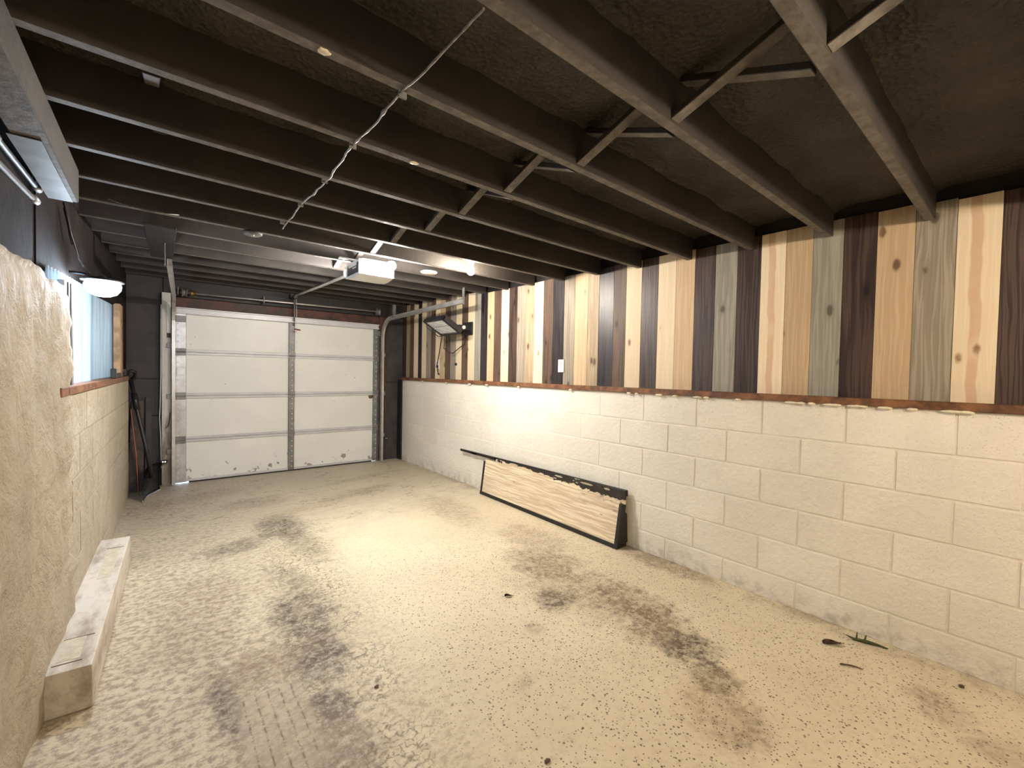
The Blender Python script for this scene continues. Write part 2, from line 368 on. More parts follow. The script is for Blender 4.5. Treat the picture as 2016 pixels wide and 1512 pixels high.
    czm = t.math('MULTIPLY', t.ss(t.math('ABSOLUTE', t.math('SUBTRACT', X, t.math('ADD', .42, t.math('MULTIPLY', Y, .11)))), .10, .34, 1., 0.), t.ss(t.math('ADD', mid, t.ss(Y, 4.6, 4.0, -.4, 0.)), .40, .55))
    col = t.mix(t.math('MULTIPLY', t.math('MULTIPLY', t.ss(cz, .02, .14, 1., 0.), t.math('MULTIPLY', czm, t.ss(fine, .38, .56))), .7), col, (.12, .085, .06))
    # dry tyre print
    tx = t.math('ABSOLUTE', t.math('SUBTRACT', X, .345)); tp = t.math('MULTIPLY', t.ss(tx, .10, .13, 1., 0.), t.math('MULTIPLY', t.ss(Y, 1.4, 1.5), t.ss(Y, 1.92, 1.98, 1., 0.)))
    tl = t.ss(t.math('PINGPONG', t.math('MULTIPLY', t.math('ADD', t.math('SUBTRACT', X, .345), t.math('MULTIPLY', t.math('SUBTRACT', mid, .5), .02)), 24.), .5), .14, .0)
    col = t.mix(t.math('MULTIPLY', tp, .55), col, (.42, .35, .26)); col = t.mix(t.math('MULTIPLY', t.math('MULTIPLY', tp, tl), t.ss(fine, .42, .58, .0, .9)), col, (.16, .115, .085))
    bl = t.ss(t.noise(c, 15., 8, .8)[0], .56, .66); col = t.mix(t.math('MULTIPLY', bl, .35), col, (.33, .235, .14))
    # flecks
    rm = t.ss(t.math('ADD', X, t.math('MULTIPLY', t.math('SUBTRACT', mid, .5), .8)), .55, 1.15)
    rm = t.math('MULTIPLY', rm, t.ss(Y, 3.6, 2.4)) 
    for sc, r0, th in ((42., .19, .42), (75., .23, .35), (23., .12, .62)):
        vo = t.voro(c, sc); sp = t.n('SeparateColor'); t.L.new(vo[1], sp.inputs[0])
        dots = t.math('MULTIPLY', t.ss(vo[0], r0*.7, r0*1.25, 1., 0.), t.math('GREATER_THAN', sp.outputs[0], th))
        col = t.mix(t.math('MULTIPLY', t.math('MULTIPLY', dots, rm), .85), col, (.085, .062, .04))
    # hairline cracks near the door
    ck = t.ss(t.math('ABSOLUTE', t.math('SUBTRACT', t.noise(t.scale(c, (1, 2.2, 1)), 1.2, 4, .6)[0], .5)), 0., .008, 1., 0.)
    col = t.mix(t.math('MULTIPLY', t.math('MULTIPLY', ck, far), .7), col, (.13, .10, .075))
    wallm = t.ss(X, 2.62, 2.79, 0., 1.); col = t.mix(t.math('MULTIPLY', t.math('MULTIPLY', wallm, t.ss(mid, .4, .6)), .6), col, (.26, .19, .125))
    nrm = t.bump(t.math('ADD', t.math('MULTIPLY', fine, .6), t.math('MULTIPLY', gr, .3)), .5, .006)
    return t.out(col, t.ss(fine, .3, .7, .42, .62), 0, nrm, .45)
M['floor'] = t_floor()

# ------------------------------------------------------------------ room shell
XR, WALL_TOP, YN, YF = 2.7926, 1.1726, -1.2, 6.10
ZJ0, KZ, YJ0, SJ = 2.0624, .0131, .3558, .4017
def zj(y): return ZJ0+(y-YJ0)/SJ*KZ            # underside of the joists, rising gently to the door
def xl(y): return -.335+max(0, y-2)*.0333       # face of the left wall

bm = NB()
for i in range(2):
    pass
box(bm, -.6, 3.0, YN-.1, 6.3, -.1, 0)
floor = tag(link('floor', bm, M['floor']), 'stained beige concrete garage floor with dark wheel track', 'floor', kind='structure')
drive = tag(link('driveway', B(-4, 7, 6.3, 14, -.12, -.02), flat('driveway_concrete', (.5, .49, .46), .8)), 'concrete driveway outside the overhead door', 'driveway', kind='structure')

# right wall: mortar body + every block
wr = tag(link('wall_right', B(2.7995, 3.0, YN, 5.962, 0, WALL_TOP-.004), M['joint']), 'low wall of cream painted concrete blocks under the planks', 'wall', kind='structure')
CACHE = {}
def block_mesh(l, h, key, m, d=.03):
    k = (round(l, 3), round(h, 3), key)
    if k not in CACHE:
        bm = B(0, d, 0, l, 0, h, bev=.0038, seg=2)
        for v in bm.verts:
            if v.co.x < .02: v.co.x += .0012*nz(v.co.y, v.co.z, key, 9)
            v.co.y += .0015*nz(v.co.z, v.co.x, key+3, 15); v.co.z += .0015*nz(v.co.y, v.co.x, key+7, 15)
        me = bpy.data.meshes.new('concrete_block'); bmesh.ops.recalc_face_normals(bm, faces=bm.faces); bm.to_mesh(me); bm.free(); me.materials.append(m); CACHE[k] = me
    return CACHE[k]
BL, BH, Y0B, GAP = .4064, .2032, 1.4713, .010
for k in range(6):
    z1 = WALL_TOP-BH*k-(GAP if k else .004); z0 = max(WALL_TOP-BH*(k+1), .0)
    ph = Y0B+(BL/2 if k % 2 else 0)
    for i in range(-12, 8):
        a, b = ph-BL*i-BL+GAP/2, ph-BL*i-GAP/2
        a, b = max(a, YN+.001), min(b, 5.958)
        if b-a < .03: continue
        yc = (a+b)/2; pr = .0048 if yc < 1.9 else max(.0012, .0048-(yc-1.9)*.0028)
        o = bpy.data.objects.new('concrete_block', block_mesh(b-a, z1-z0, random.randrange(3), M['block'])); COL.objects.link(o)
        o.parent = wr; o.location = (2.7995-pr-random.uniform(0, .0012), a, z0)
# plank wall
wru = tag(link('wall_right_upper', B(2.872, 3.0, YN, YF, WALL_TOP, 2.75), M['black_paint']), 'upper wall of mixed light, grey and dark vertical planks', 'wall', kind='structure')
XP = 2.85
E1 = [799, 806.6, 813.9, 822.1, 829.9, 838.6, 847.3, 856, 865.5, 875.7, 885.9, 896.8, 908.2, 919.7, 932.7, 945.1, 957.6, 971, 985.3, 1000.5, 1015.7, 1032.7, 1049.4, 1067.7, 1086.5, 1107.2, 1129.1, 1153.5, 1176.3, 1203, 1229.5, 1259.5, 1290.3, 1325.5, 1362, 1401, 1443.7, 1489, 1539, 1592, 1651.4, 1716, 1789, 1871, 1961]
EY = [5.96, 5.84, 5.72, 5.59, 5.48, 5.35, 5.22, 5.10, 4.98, 4.85, 4.72, 4.59, 4.46, 4.33, 4.19, 4.07, 3.94, 3.82, 3.69, 3.56, 3.43, 3.29, 3.17, 3.04, 2.91, 2.77, 2.64, 2.49, 2.37, 2.22, 2.10, 1.96, 1.82, 1.68, 1.54, 1.40, 1.26, 1.12, .985, .85, .71, .57, .425, .283, .143]
KIND = 'tangrey brown light black light grey brown light tan brown grey light brown light bluegrey black tan brown light dark grey tangrey light brown black grey tan tangrey black brown light dark light tan dark bluegrey dark pink tan bluegrey dark tan grey pink'.split()
while EY[-1] > YN+.1:
    EY.append(EY[-1]-.142); KIND.append('dark' if EY[-1] > -.01 else random.choice(['dark', 'light', 'grey', 'tan', 'brown']))
EY.append(YN); KIND.append('black')
EY.insert(0, 6.09); KIND.insert(0, 'dark')
PT = [(-2, 2.10), (.14, 2.129), (.43, 2.151), (.57, 2.16), (1.4, 2.167), (2.5, 2.176), (3.8, 2.18), (4.27, 2.222), (4.6, 2.242), (5.4, 2.262), (6.2, 2.262)]
def ptop(y):
    for (a, za), (b, zb) in zip(PT, PT[1:]):
        if a <= y <= b: return za+(zb-za)*(y-a)/(b-a)
TRIM_T = 1.207
for a, b, kd in zip(EY, EY[1:], KIND):
    y0, y1 = b+.0008, a-.0008; z1 = ptop((y0+y1)/2)+random.uniform(-.004, .004); dx = random.uniform(0, .003)
    zc = TRIM_T-.005
    bm = B(XP-dx, XP+.02, y0, y1, zc, z1, bev=.0012)
    o = link('plank', bm, M[kd], wru, origin=(XP+.01, (y0+y1)/2, (zc+z1)/2))
# cap board over the block wall with blobs of sealant
trim = tag(link('trim_1', B(2.772, 2.872, YN, 5.955, WALL_TOP-.003, TRIM_T, bev=.003), M['trimwood']), 'brown wooden cap board along the top of the block wall', 'cap board', kind='structure')
for y, s in [(2.0, .02), (1.93, .014), (1.742, .03), (1.62, .018), (1.459, .028), (1.40, .02), (1.2, .02), (.907, .034), (.86, .024), (.809, .018), (.716, .042), (.62, .034), (.587, .022), (.5, .03), (.40, .02), (.259, .045), (.22, .025), (4.69, .02), (4.18, .03), (3.84, .028), (5.3, .03), (3.3, .02), (2.6, .02)]:
    bm = NB(); bmesh.ops.create_icosphere(bm, subdivisions=2, radius=1)
    for v in bm.verts:
        n = 1+.35*nz(v.co.x+y*9, v.co.y, v.co.z, 1.9); v.co = Vector((v.co.x*.010*n, v.co.y*s*n, v.co.z*.0075*n))+Vector((2.777, y, WALL_TOP-.007))
    link('sealant_bead', bm, M['foam_seal'], trim, True)

# front wall around the door
DX0, DX1, DY, HS = .156, 2.453, 6.04, .4872
bm = NB()
box(bm, -.6, .16, YF, 6.28, 0, 2.75); box(bm, 2.45, 3.0, YF, 6.28, 0, 2.75); box(bm, .16, 2.45, YF, 6.28, 1.90, 2.75)
wf = tag(link('wall_front', bm, M['charcoal']), 'charcoal painted front wall around the overhead door', 'wall', kind='structure')
for x0, x1, z0, z1 in [(-.42, .04, 0, .76), (-.42, .04, .766, 1.16), (-.42, .04, 1.166, 2.30), (2.56, 2.79, 0, 1.13), (2.56, 2.868, 1.136, 2.30)]:
    link('wall_board', B(x0, x1, 6.086, 6.104, z0, z1, bev=.003), M['charcoal'], wf)
link('header_board', B(.06, 2.56, 6.07, 6.102, 1.945, 2.065, bev=.004), M['redwood'], wf)
link('header_board', B(.06, 2.868, 6.08, 6.102, 2.069, 2.27, bev=.004), M['black_paint'], wf)
jl = tag(link('trim_2', B(.047, .125, 6.02, 6.085, .0, 2.095, bev=.004), M['jamb']), 'dirty white painted jamb post beside the overhead door', 'door jamb', kind='structure')
link('patch_board', B(.092, .124, 6.012, 6.0205, 1.66, 1.99), M['white_plastic'], jl)
link('patch_block', B(.092, .124, 6.010, 6.0205, 1.61, 1.66), M['redwood'], jl)
bm = NB(); tube(bm, [(.042, 6.015, 1.96), (.040, 6.01, 1.2), (.034, 6.005, .86), (.030, 6.005, .75), (.038, 6.01, .55), (.044, 6.012, .2)], .004, 6); link('wire', bm, M['white_plastic'], jl, True)
bm = NB(); tube(bm, [(.118, 6.01, .80), (.112, 6.0, .70), (.10, 5.995, .65), (.08, 6.0, .63)], .0035, 6); link('loose_wire', bm, M['black_plastic'], jl, True)
jr = tag(link('trim_3', B(2.475, 2.565, 6.05, 6.085, 0, 2.07, bev=.004), M['redwood']), 'dark brown jamb board between overhead door and block wall', 'door jamb', kind='structure')
bm = NB(); tube(bm, [(2.56, 6.035, 1.95), (2.562, 6.03, 1.2), (2.556, 6.03, .95), (2.575, 6.03, .75), (2.57, 6.03, .62), (2.55, 6.03, .4)], .004, 6); link('wire', bm, M['trimwood'], jr, True)

# rear wall, behind the camera
wb = tag(link('wall_back', B(-.6, 3.0, YN-.12, YN, 0, 2.75), M['block']), 'pale painted block wall at the back of the garage', 'wall', kind='structure')

# left wall: near rendered mass, ragged top and end
bm = NB(); NY, NZ_ = 150, 64; grid = []
for j in range(NZ_+1):
    row = []
    for i in range(NY+1):
        a, b = i/NY, j/NZ_
        y = YN+(2.80-YN)*a; z = 1.645*b
        ey = .05*nz(3, z, 0, 5)+.05*nz(8, z, 1, 16)+.03*nz(8, z, 4, 34)
        if z < .75: ey += (.75-z)*.06
        y += ey*max(0, (a-.8)/.2)
        z += (.022*nz(y, 1, 5, 3)+.012*nz(y, 4, 2, 12))*max(0, (b-.9)/.1)
        x = xl(y)+.012*nz(y, z, 0, 2.3)+.008*nz(y, z, 3, 6)+.006*nz(y, z, 3, 15)
        q = max(0, (a-.93)/.07); x -= (.002+.016*nz(2, z, 4, 12))*q*q; x += .012*max(0, (a-.75)/.25)
        if b > .97: x -= .012
        for zc in (.40, .80, 1.20):
            dd = abs(z-zc+.015*nz(y, 0, zc, 1.5)); x -= .004*max(0, 1-dd/.018)*(.5+.5*nz(y, zc, 1, 1.2))
        row.append(bm.verts.new((x, y, z)))
    grid.append(row)
for j in range(NZ_):
    for i in range(NY): bm.faces.new((grid[j][i], grid[j][i+1], grid[j+1][i+1], grid[j+1][i]))
def skirt(vs):
    bk = [bm.verts.new((-.6, v.co.y, v.co.z)) for v in vs]
    for i in range(len(vs)-1): bm.faces.new((vs[i], vs[i+1], bk[i+1], bk[i]))
skirt(grid[-1]); skirt([r[-1] for r in grid])
wl = tag(link('wall_left', bm, M['render_wall'], smooth=True), 'rough tan rendered concrete wall with ragged top and end', 'wall', kind='structure')
# left low block wall below the window
ang = math.atan(.0333)
def lw(y, d): return xl(y)+d    # x at depth y offset d from face
bm = NB(); hexa(bm, [(-.6, 2.5, 0), (lw(2.5, -.006), 2.5, 0), (lw(5.74, -.006), 5.74, 0), (-.6, 5.74, 0), (-.6, 2.5, 1.155), (lw(2.5, -.006), 2.5, 1.155), (lw(5.74, -.006), 5.74, 1.155), (-.6, 5.74, 1.155)])
link('corner_return', B(2.775, 3.0, 5.963, 6.10, 0, 1.1726), M['black_paint'], wr)
wll = tag(link('wall_left_lower', bm, M['left_block']), 'low tan painted block wall below the corrugated window', 'wall', kind='structure')
for k in range(6):
    z1 = 1.158-BH*k-.005; z0 = max(1.158-BH*(k+1), 0); ph = 5.745-(BL/2 if k % 2 else 0)
    cuts = [5.745]+[ph-BL*i for i in range(0, 9) if ph-BL*i < 5.70]
    for b, a in zip(cuts, cuts[1:]):
        if b < 2.75: break
        a = max(a, 2.72)
        me = block_mesh(b-a-.006, z1-z0, random.randrange(3)+10, M['left_block'])
        o = bpy.data.objects.new('concrete_block', me); COL.objects.link(o); o.parent = wll
        o.matrix_local = Matrix.Translation((xl(a)-.0005+random.uniform(-.001, .001), a+.006, z1))@Matrix.Rotation(math.pi-ang, 4, 'Z')@Matrix.Rotation(math.pi, 4, 'X')@Matrix.Scale(1, 4)
# upper left wall, black, with the window opening
bm = NB()
box(bm, -.6, -.39, YN, 2.66, 1.55, 2.75)
hexa(bm, [(-.6, 2.66, 1.70), (-.384, 2.66, 1.70), (-.268, 5.20, 1.83), (-.6, 5.20, 1.83), (-.6, 2.66, 2.75), (-.384, 2.66, 2.75), (-.268, 5.20, 2.75), (-.6, 5.20, 2.75)])
hexa(bm, [(-.6, 5.20, 1.15), (-.268, 5.20, 1.15), (-.24, 6.10, 1.15), (-.6, 6.10, 1.15), (-.6, 5.20, 2.75), (-.268, 5.20, 2.75), (-.24, 6.10, 2.75), (-.6, 6.10, 2.75)])
box(bm, -.6, -.30, 5.74, 6.10, 0, 1.16)
def t_matte():
    t = NT('matte_black_wall'); c = t.coord(); n = t.noise(c, 5., 5)[0]
    return t.out(t.mix(t.ss(n, .3, .7), (.014, .0115, .0115), (.024, .020, .020)), .95, 0, t.bump(t.noise(c, 30., 4)[0], .4, .006), .1)
wlu = tag(link('wall_left_upper', bm, t_matte()), 'black painted upper wall above the rendered concrete', 'wall', kind='structure')
# window
win = thing('window_1', 'long low window of corrugated sheets, one coloured lamplit blue, one grey', 'window', (-.33, 3.9, 1.2), kind='structure')
def sx(y): return xl(y)-.052
def corr(y0, y1, off, z0, amp=.007, per=.068):
    bm = NB(); n = int((y1-y0)/per*8); A, Bv = [], []
    for i in range(n+1):
        y = y0+(y1-y0)*i/n; x = sx(y)+off+amp*math.sin(2*math.pi*(y-y0)/per); zt = 1.70+(y-2.66)*.051
        A.append(bm.verts.new((x, y, z0))); Bv.append(bm.verts.new((x, y, zt+.02)))
    for i in range(n): bm.faces.new((A[i], A[i+1], Bv[i+1], Bv[i]))
    bmesh.ops.solidify(bm, geom=bm.faces[:], thickness=.0015); return bm
link('corrugated_sheet', corr(2.70, 3.92, .0, 1.195), M['sheet_lit'], win, True)
link('corrugated_sheet', corr(3.86, 5.16, -.018, 1.195), M['sheet_grey'], win, True)
def post(y0, y1, d0, d1, z0, z1, m, nm): 
    bm = NB(); hexa(bm, [(lw(y0, d0), y0, z0), (lw(y0, d1), y0, z0), (lw(y1, d1), y1, z0), (lw(y1, d0), y1, z0), (lw(y0, d0), y0, z1), (lw(y0, d1), y0, z1), (lw(y1, d1), y1, z1), (lw(y1, d0), y1, z1)], .002)
    return link(nm, bm, m, win)
for y0, y1, d0, d1, m in ((2.88, 2.92, -.045, -.020, 'galv'), (2.94, 2.965, -.045, -.016, 'black_plastic'), (2.985, 3.02, -.045, -.012, 'galv_dull')):
    post(y0, y1, d0, d1, 1.195, 1.69, M[m], 'window_frame')
post(5.06, 5.20, -.05, -.006, 1.195, 1.83, flat('raw_pine_trim', (.50, .33, .19), .6, var=.2), 'window_trim')
post(5.20, 5.25, -.05, -.002, 1.195, 1.83, M['trimwood'], 'window_trim')
bm = NB(); y0, y1 = 2.60, 5.62
hexa(bm, [(lw(y0, -.10), y0, 1.160), (lw(y0, .012), y0, 1.160), (lw(y1, .012), y1, 1.160), (lw(y1, -.10), y1, 1.160), (lw(y0, -.10), y0, 1.20), (lw(y0, .012), y0, 1.20), (lw(y1, .012), y1, 1.20), (lw(y1, -.10), y1, 1.20)], .003)
tag(link('trim_4', bm, M['trimwood']), 'brown wooden sill board under the corrugated window', 'window sill', kind='structure')

# ceiling: foam deck, joists, bridging
bm = NB(); NX, NYc = 110, 220; g = []
for j in range(NYc+1):
    row = []
    for i in range(NX+1):
        x = -.6+3.6*i/NX; y = YN-.1+(6.28-YN+.1)*j/NYc
        fr = ((y-YJ0-.019)/SJ) % 1.0; dj = min(fr, 1-fr)*SJ
        z = zj(y)+.155+.016*nz(x, y, 1, 4)+.010*nz(x, y, 5, 11)+.005*nz(x, y, 2, 28)-.035*max(0, 1-dj/.07)**2
        row.append(bm.verts.new((x, y, z)))
    g.append(row)
for j in range(NYc):
    for i in range(NX): bm.faces.new((g[j][i], g[j][i+1], g[j+1][i+1], g[j+1][i]))
box(bm, -.6, 3.0, YN-.1, 6.28, 2.62, 2.72)
ceil = tag(link('ceiling', bm, M['foam'], smooth=True), 'black ceiling of joists with dark textured foam between', 'ceiling', kind='structure')
SK = .0068
for x, y, l in ((.323, YJ0+2*SJ-.017, .03), (.769, YJ0+3*SJ-.012, .035)):
    bm = NB(); bmesh.ops.create_icosphere(bm, subdivisions=2, radius=1)
    for v in bm.verts:
        k = 1+.5*nz(v.co.x+x, v.co.y, v.co.z, 2.1); v.co = Vector((x+v.co.x*l*.5*k, y+.018+v.co.y*.013*k, zj(y)-.0005+v.co.z*.0022))
    link('bare_wood_patch', bm, M['foam_seal'], ceil, True)
JN = list(range(-3, 15))
for i in JN:
    y = YJ0+SJ*i; zb = ZJ0+KZ*i; x0, x1 = -.40, 2.846
    ya, yb = y-SK*(2.878-x0), y
    bm = NB(); hexa(bm, [(x0, ya, zb), (x1, yb, zb), (x1, yb+.038, zb), (x0, ya+.038, zb), (x0, ya, zb+.2), (x1, yb, zb+.2), (x1, yb+.038, zb+.2), (x0, ya+.038, zb+.2)], .003)
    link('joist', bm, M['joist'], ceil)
    if i in (3, 4):
        yn, z2, xa = y+SJ-.011, zb+KZ, -.09+.02*i
        bm = NB(); hexa(bm, [(xa, y+.038, zb+.004), (xa+.04, y+.038, zb+.004), (xa+.04, yn, z2+.135), (xa, yn, z2+.135), (xa, y+.038, zb+.024), (xa+.04, y+.038, zb+.024), (xa+.04, yn, z2+.155), (xa, yn, z2+.155)], .002)
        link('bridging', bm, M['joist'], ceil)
    if i < 9:    # crossed bridging up to the next joist
        yn, z2 = y+SJ-.011, zb+KZ
        for s in (0, 1):
            xa = 1.21+.045*s+.02*math.sin(i*2.1)
            p, q = ((y+.038, zb+.004), (yn, z2+.135)) if s else ((y+.038, zb+.135), (yn, z2+.004))
            bm = NB(); h = .038
            hexa(bm, [(xa, p[0], p[1]), (xa+.042, p[0], p[1]), (xa+.042, q[0], q[1]), (xa, q[0], q[1]), (xa, p[0], p[1]+.02), (xa+.042, p[0], p[1]+.02), (xa+.042, q[0], q[1]+.02), (xa, q[0], q[1]+.02)], .002)
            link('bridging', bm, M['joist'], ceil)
# ledger under the joists at the left
bm = NB(); x0, x1, y0, y1 = -.345, -.258, YN, 2.67
hexa(bm, [(x0, y0, 1.99), (x1, y0, 1.99), (x1, y1, 1.998), (x0, y1, 1.998), (x0, y0, zj(y0)), (x1, y0, zj(y0)), (x1, y1, zj(y1)), (x0, y1, zj(y1))], .004)
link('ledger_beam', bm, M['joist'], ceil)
bm = NB(); hexa(bm, [(-.35, 2.0, 1.991), (-.275, 2.0, 1.991), (-.275, 2.665, 1.994), (-.35, 2.665, 1.994), (-.35, 2.0, 1.992), (-.275, 2.0, 1.992), (-.275, 2.665, 1.998), (-.35, 2.665, 1.998)], .001)
link('lamplit_end_strip', bm, M['galv_dull'], ceil)  # pale strip standing in for lamp light on the ledger's end
bm = NB(); y0, y1 = 3.45, 4.60
hexa(bm, [(-.06, y0, zj(y0)-.016), (.10, y0, zj(y0)-.016), (.11, y1, zj(y1)-.016), (-.03, y1, zj(y1)-.016), (-.06, y0, zj(y0)-.001), (.10, y0, zj(y0)-.001), (.11, y1, zj(y1)-.001), (-.03, y1, zj(y1)-.001)], .002)
link('gusset_board', bm, M['black_paint'], ceil)

# ------------------------------------------------------------------ overhead door
door = thing('door_1', 'white four-section overhead garage door with galvanised stiles', 'garage door', (DX0, DY, 0), kind='structure')
door_parts = []
XM = 1.33
for k in range(4):
    z0, z1 = HS*k+(.012 if k == 0 else .0003), HS*(k+1)-.0003
    sec = link('door_section', B(DX0, DX1, DY+.022, DY+.05, z0, z1), M['door'], door)
    bm = NB(); box(bm, DX0+.055, DX1-.04, DY+.006, DY+.024, z0+.004, z0+.030, .004); link('bottom_rail', bm, M['rail'], sec)
    bm = NB(); box(bm, DX0+.055, DX1-.04, DY+.004, DY+.024, z1-.028, z1-.004, .004); link('top_rail', bm, M['rail'], sec)
    for xa, xb, m in ((DX0, DX0+.105, 'galv'), (XM-.035, XM+.035, 'galv_dull'), (DX1-.065, DX1, 'galv_dull')):
        st = link('stile', B(xa, xb, DY-.002, DY+.023, z0, z1, bev=.004), M[m], sec)
        bm = NB()
        for q in range(7):
            zz = z0+.05+q*(HS-.1)/6; cx = xa+(.03 if xa == DX0 else .6*(xb-xa))
            lathe(bm, (cx, DY-.002, zz), [(.007, 0), (.006, -.002), (.002, -.003)], 8, 'Y')
        r = link('disc_row', bm, M['white_plastic'], sec); r['kind'] = 'stuff'  # small white discs in a row down the stile
    if k:
        for xa, xb in ((DX0-.005, DX0+.10), (XM-.038, XM+.038), (DX1-.06, DX1+.005)):
            bm = B(xa, xb, DY-.010, DY-.002, HS*k-.04, HS*k+.04, bev=.002); tube(bm, [(xa, DY-.011, HS*k), (xb, DY-.011, HS*k)], .008, 8)
            link('hinge', bm, M['galv_dull'], door)
bm = NB(); prof = [(DY-.045, 4*HS-.002), (DY-.045, 4*HS-.012), (DY-.012, 4*HS-.012), (DY-.012, 4*HS-.055), (DY-.045, 4*HS-.055), (DY-.045, 4*HS-.068), (DY-.004, 4*HS-.068), (DY-.004, 4*HS-.002)]
va = [bm.verts.new((DX0+.01, y, z)) for y, z in prof]; vb = [bm.verts.new((DX1, y, z)) for y, z in prof]
for i in range(8): bm.faces.new((va[i], va[(i+1) % 8], vb[(i+1) % 8], vb[i]))
bm.faces.new(va); bm.faces.new(vb[::-1]); link('top_strut', bm, M['rail'], door)
link('bottom_seal', B(DX0+.13, DX1-.07, DY+.018, DY+.054, .001, .013), M['black_plastic'], door)
for xa in (DX0+.01, DX1-.06):
    link('top_bracket', B(xa, xa+.09, DY-.012, DY-.002, 4*HS-.16, 4*HS-.09, bev=.002), M['galv_dull'], door)
link('slide_lock', lathe(NB(), (DX1-.095, DY+.02, 2*HS-.045), [(.030, 0), (.030, -.006), (.018, -.008), (.014, -.035), (.004, -.038)], 16, 'Y'), M['gold'], door, True)
link('hinge_strap', B(DX1-.062, DX1, DY-.008, DY-.002, HS+.30, HS+.36, bev=.002), M['galv_dull'], door)
bm = B(DX0+.02, DX0+.10, DY-.012, DY-.002, 2*HS+.23, 2*HS+.32, bev=.002); box(bm, DX0+.02, DX0+.10, DY-.016, DY-.002, 2*HS+.26, 2*HS+.275); link('lift_bracket', bm, M['galv'], door)
bm = NB(); prev = None
for q in range(7): pass
# pull arm hanging from the trolley, bolted to the top section
arm = NB(); tube(arm, [(1.335, 5.93, 2.17), (1.338, 5.96, 2.06), (1.345, 5.985, 1.94), (1.35, 6.02, 1.84)], .010, 6); link('pull_arm', arm, M['galv_dull'], door, True)

# tracks
def track(name, label, path, flip):
    t = thing(name, label, 'door track', path[0], group=None)
    w_, d_, th = .030, .052, .0025; s = -1 if flip else 1
    prof = [(0, -d_/2), (w_*s, -d_/2), (w_*s, -d_/2+th), (th*s, -d_/2+th), (th*s, d_/2-th), (w_*s, d_/2-th), (w_*s, d_/2), (0, d_/2)]
    pts = [Vector(p) for p in path]; bm = NB(); sweep(bm, pts, prof); link('track_channel', bm, M['track'], t)
    return t
def tpath(x, xe, ye, ze, zt, yv=5.985, R=.26):
    P = [(x, yv, .01), (x, yv, .6), (x, yv, 1.2), (x, yv, zt-R)]
    for a in range(1, 9):
        th = a/8*math.pi/2; P.append((x, yv-R*(1-math.cos(th)), zt-R+R*math.sin(th)))
    n = 6
    for i in range(1, n+1):
        f = i/n; P.append((x+(xe-x)*f, yv-R+(ye-yv+R)*f, zt+(ze-zt)*f))
    return P
pr = tpath(2.512, 2.53, 3.95, 2.052, 2.02)
tr = track('garage_door_track', 'galvanised door track curving up beside the plank wall', pr, True)
link('hanger_strap', B(2.533, 2.537, 3.935, 3.975, 2.02, zj(3.95)+.02), M['galv_dull'], tr)
link('hanger_angle', B(2.505, 2.545, 5.66, 5.70, 2.03, 2.20, bev=.002), M['galv_dull'], tr)
for z in (.35, .95, 1.5): link('track_bracket', B(2.512, 2.55, 6.00, 6.05, z, z+.05, bev=.002), M['galv_dull'], tr)
pl = tpath(.132, .058, 3.95, 2.035, 2.01)
tl_ = track('garage_door_track', 'galvanised door track rising beside the white jamb post', pl, False)
link('hanger_strap', B(.048, .052, 3.94, 3.98, 2.01, zj(3.95)-.014), M['galv_dull'], tl_)
for z in (.35, .95, 1.5): link('track_bracket', B(.090, .132, 6.00, 6.02, z, z+.05, bev=.002), M['galv_dull'], tl_)
# torsion shaft
ts = thing('torsion_shaft', 'thin steel torsion shaft running above the overhead door', 'shaft', (1.33, 5.96, 2.12))
bm = NB(); tube(bm, [(.20, 5.96, 2.105), (2.44, 5.96, 2.125)], .0125, 10); link('shaft_tube', bm, M['track'], ts, True)
link('cable_drum', lathe(NB(), (.235, 5.96, 2.105), [(.05, -.02), (.05, -.014), (.038, -.012), (.038, .022), (.05, .025), (.03, .03)], 20, 'X'), M['galv_dull'], ts, True)
link('winding_cone', lathe(NB(), (.31, 5.96, 2.106), [(.036, -.02), (.03, .0), (.02, .03)], 14, 'X'), M['gold'], ts, True)
link('cable_drum', lathe(NB(), (2.405, 5.96, 2.125), [(.05, -.02), (.05, -.014), (.038, -.012), (.038, .022), (.05, .025), (.03, .03)], 20, 'X'), M['galv_dull'], ts, True)
for x in (.185, 1.0, 2.435): link('bearing_bracket', B(x-.003, x+.003, 5.93, 6.082, 2.075, 2.155), M['galv_dull'], ts)
# photo-eyes
for x, z, lab, s in ((.070, .275, 'black safety sensor with small lights on the white jamb post', -1), (2.562, .33, 'black safety sensor beside the dark brown jamb board', 1)):
    t = thing('safety_sensor', lab, 'sensor', (x, 5.98, z), 'photo-eye safety sensors')
    link('sensor_body', B(x-.03, x+.025, 5.955, 5.985, z-.016, z+.016, bev=.005, seg=2), M['black_plastic'], t)
    bm = B(x-.012, x+.028, 5.985, 6.019 if s < 0 else 6.049, z-.01, z+.012, bev=.002); link('sensor_bracket', bm, M['black_plastic'], t)
    for q in (-.014, .006): link('indicator_light', lathe(NB(), (x+q, 5.955, z), [(.005, 0), (.003, -.002)], 8, 'Y'), M['led_dot'] if s < 0 else M['white_plastic'], t)

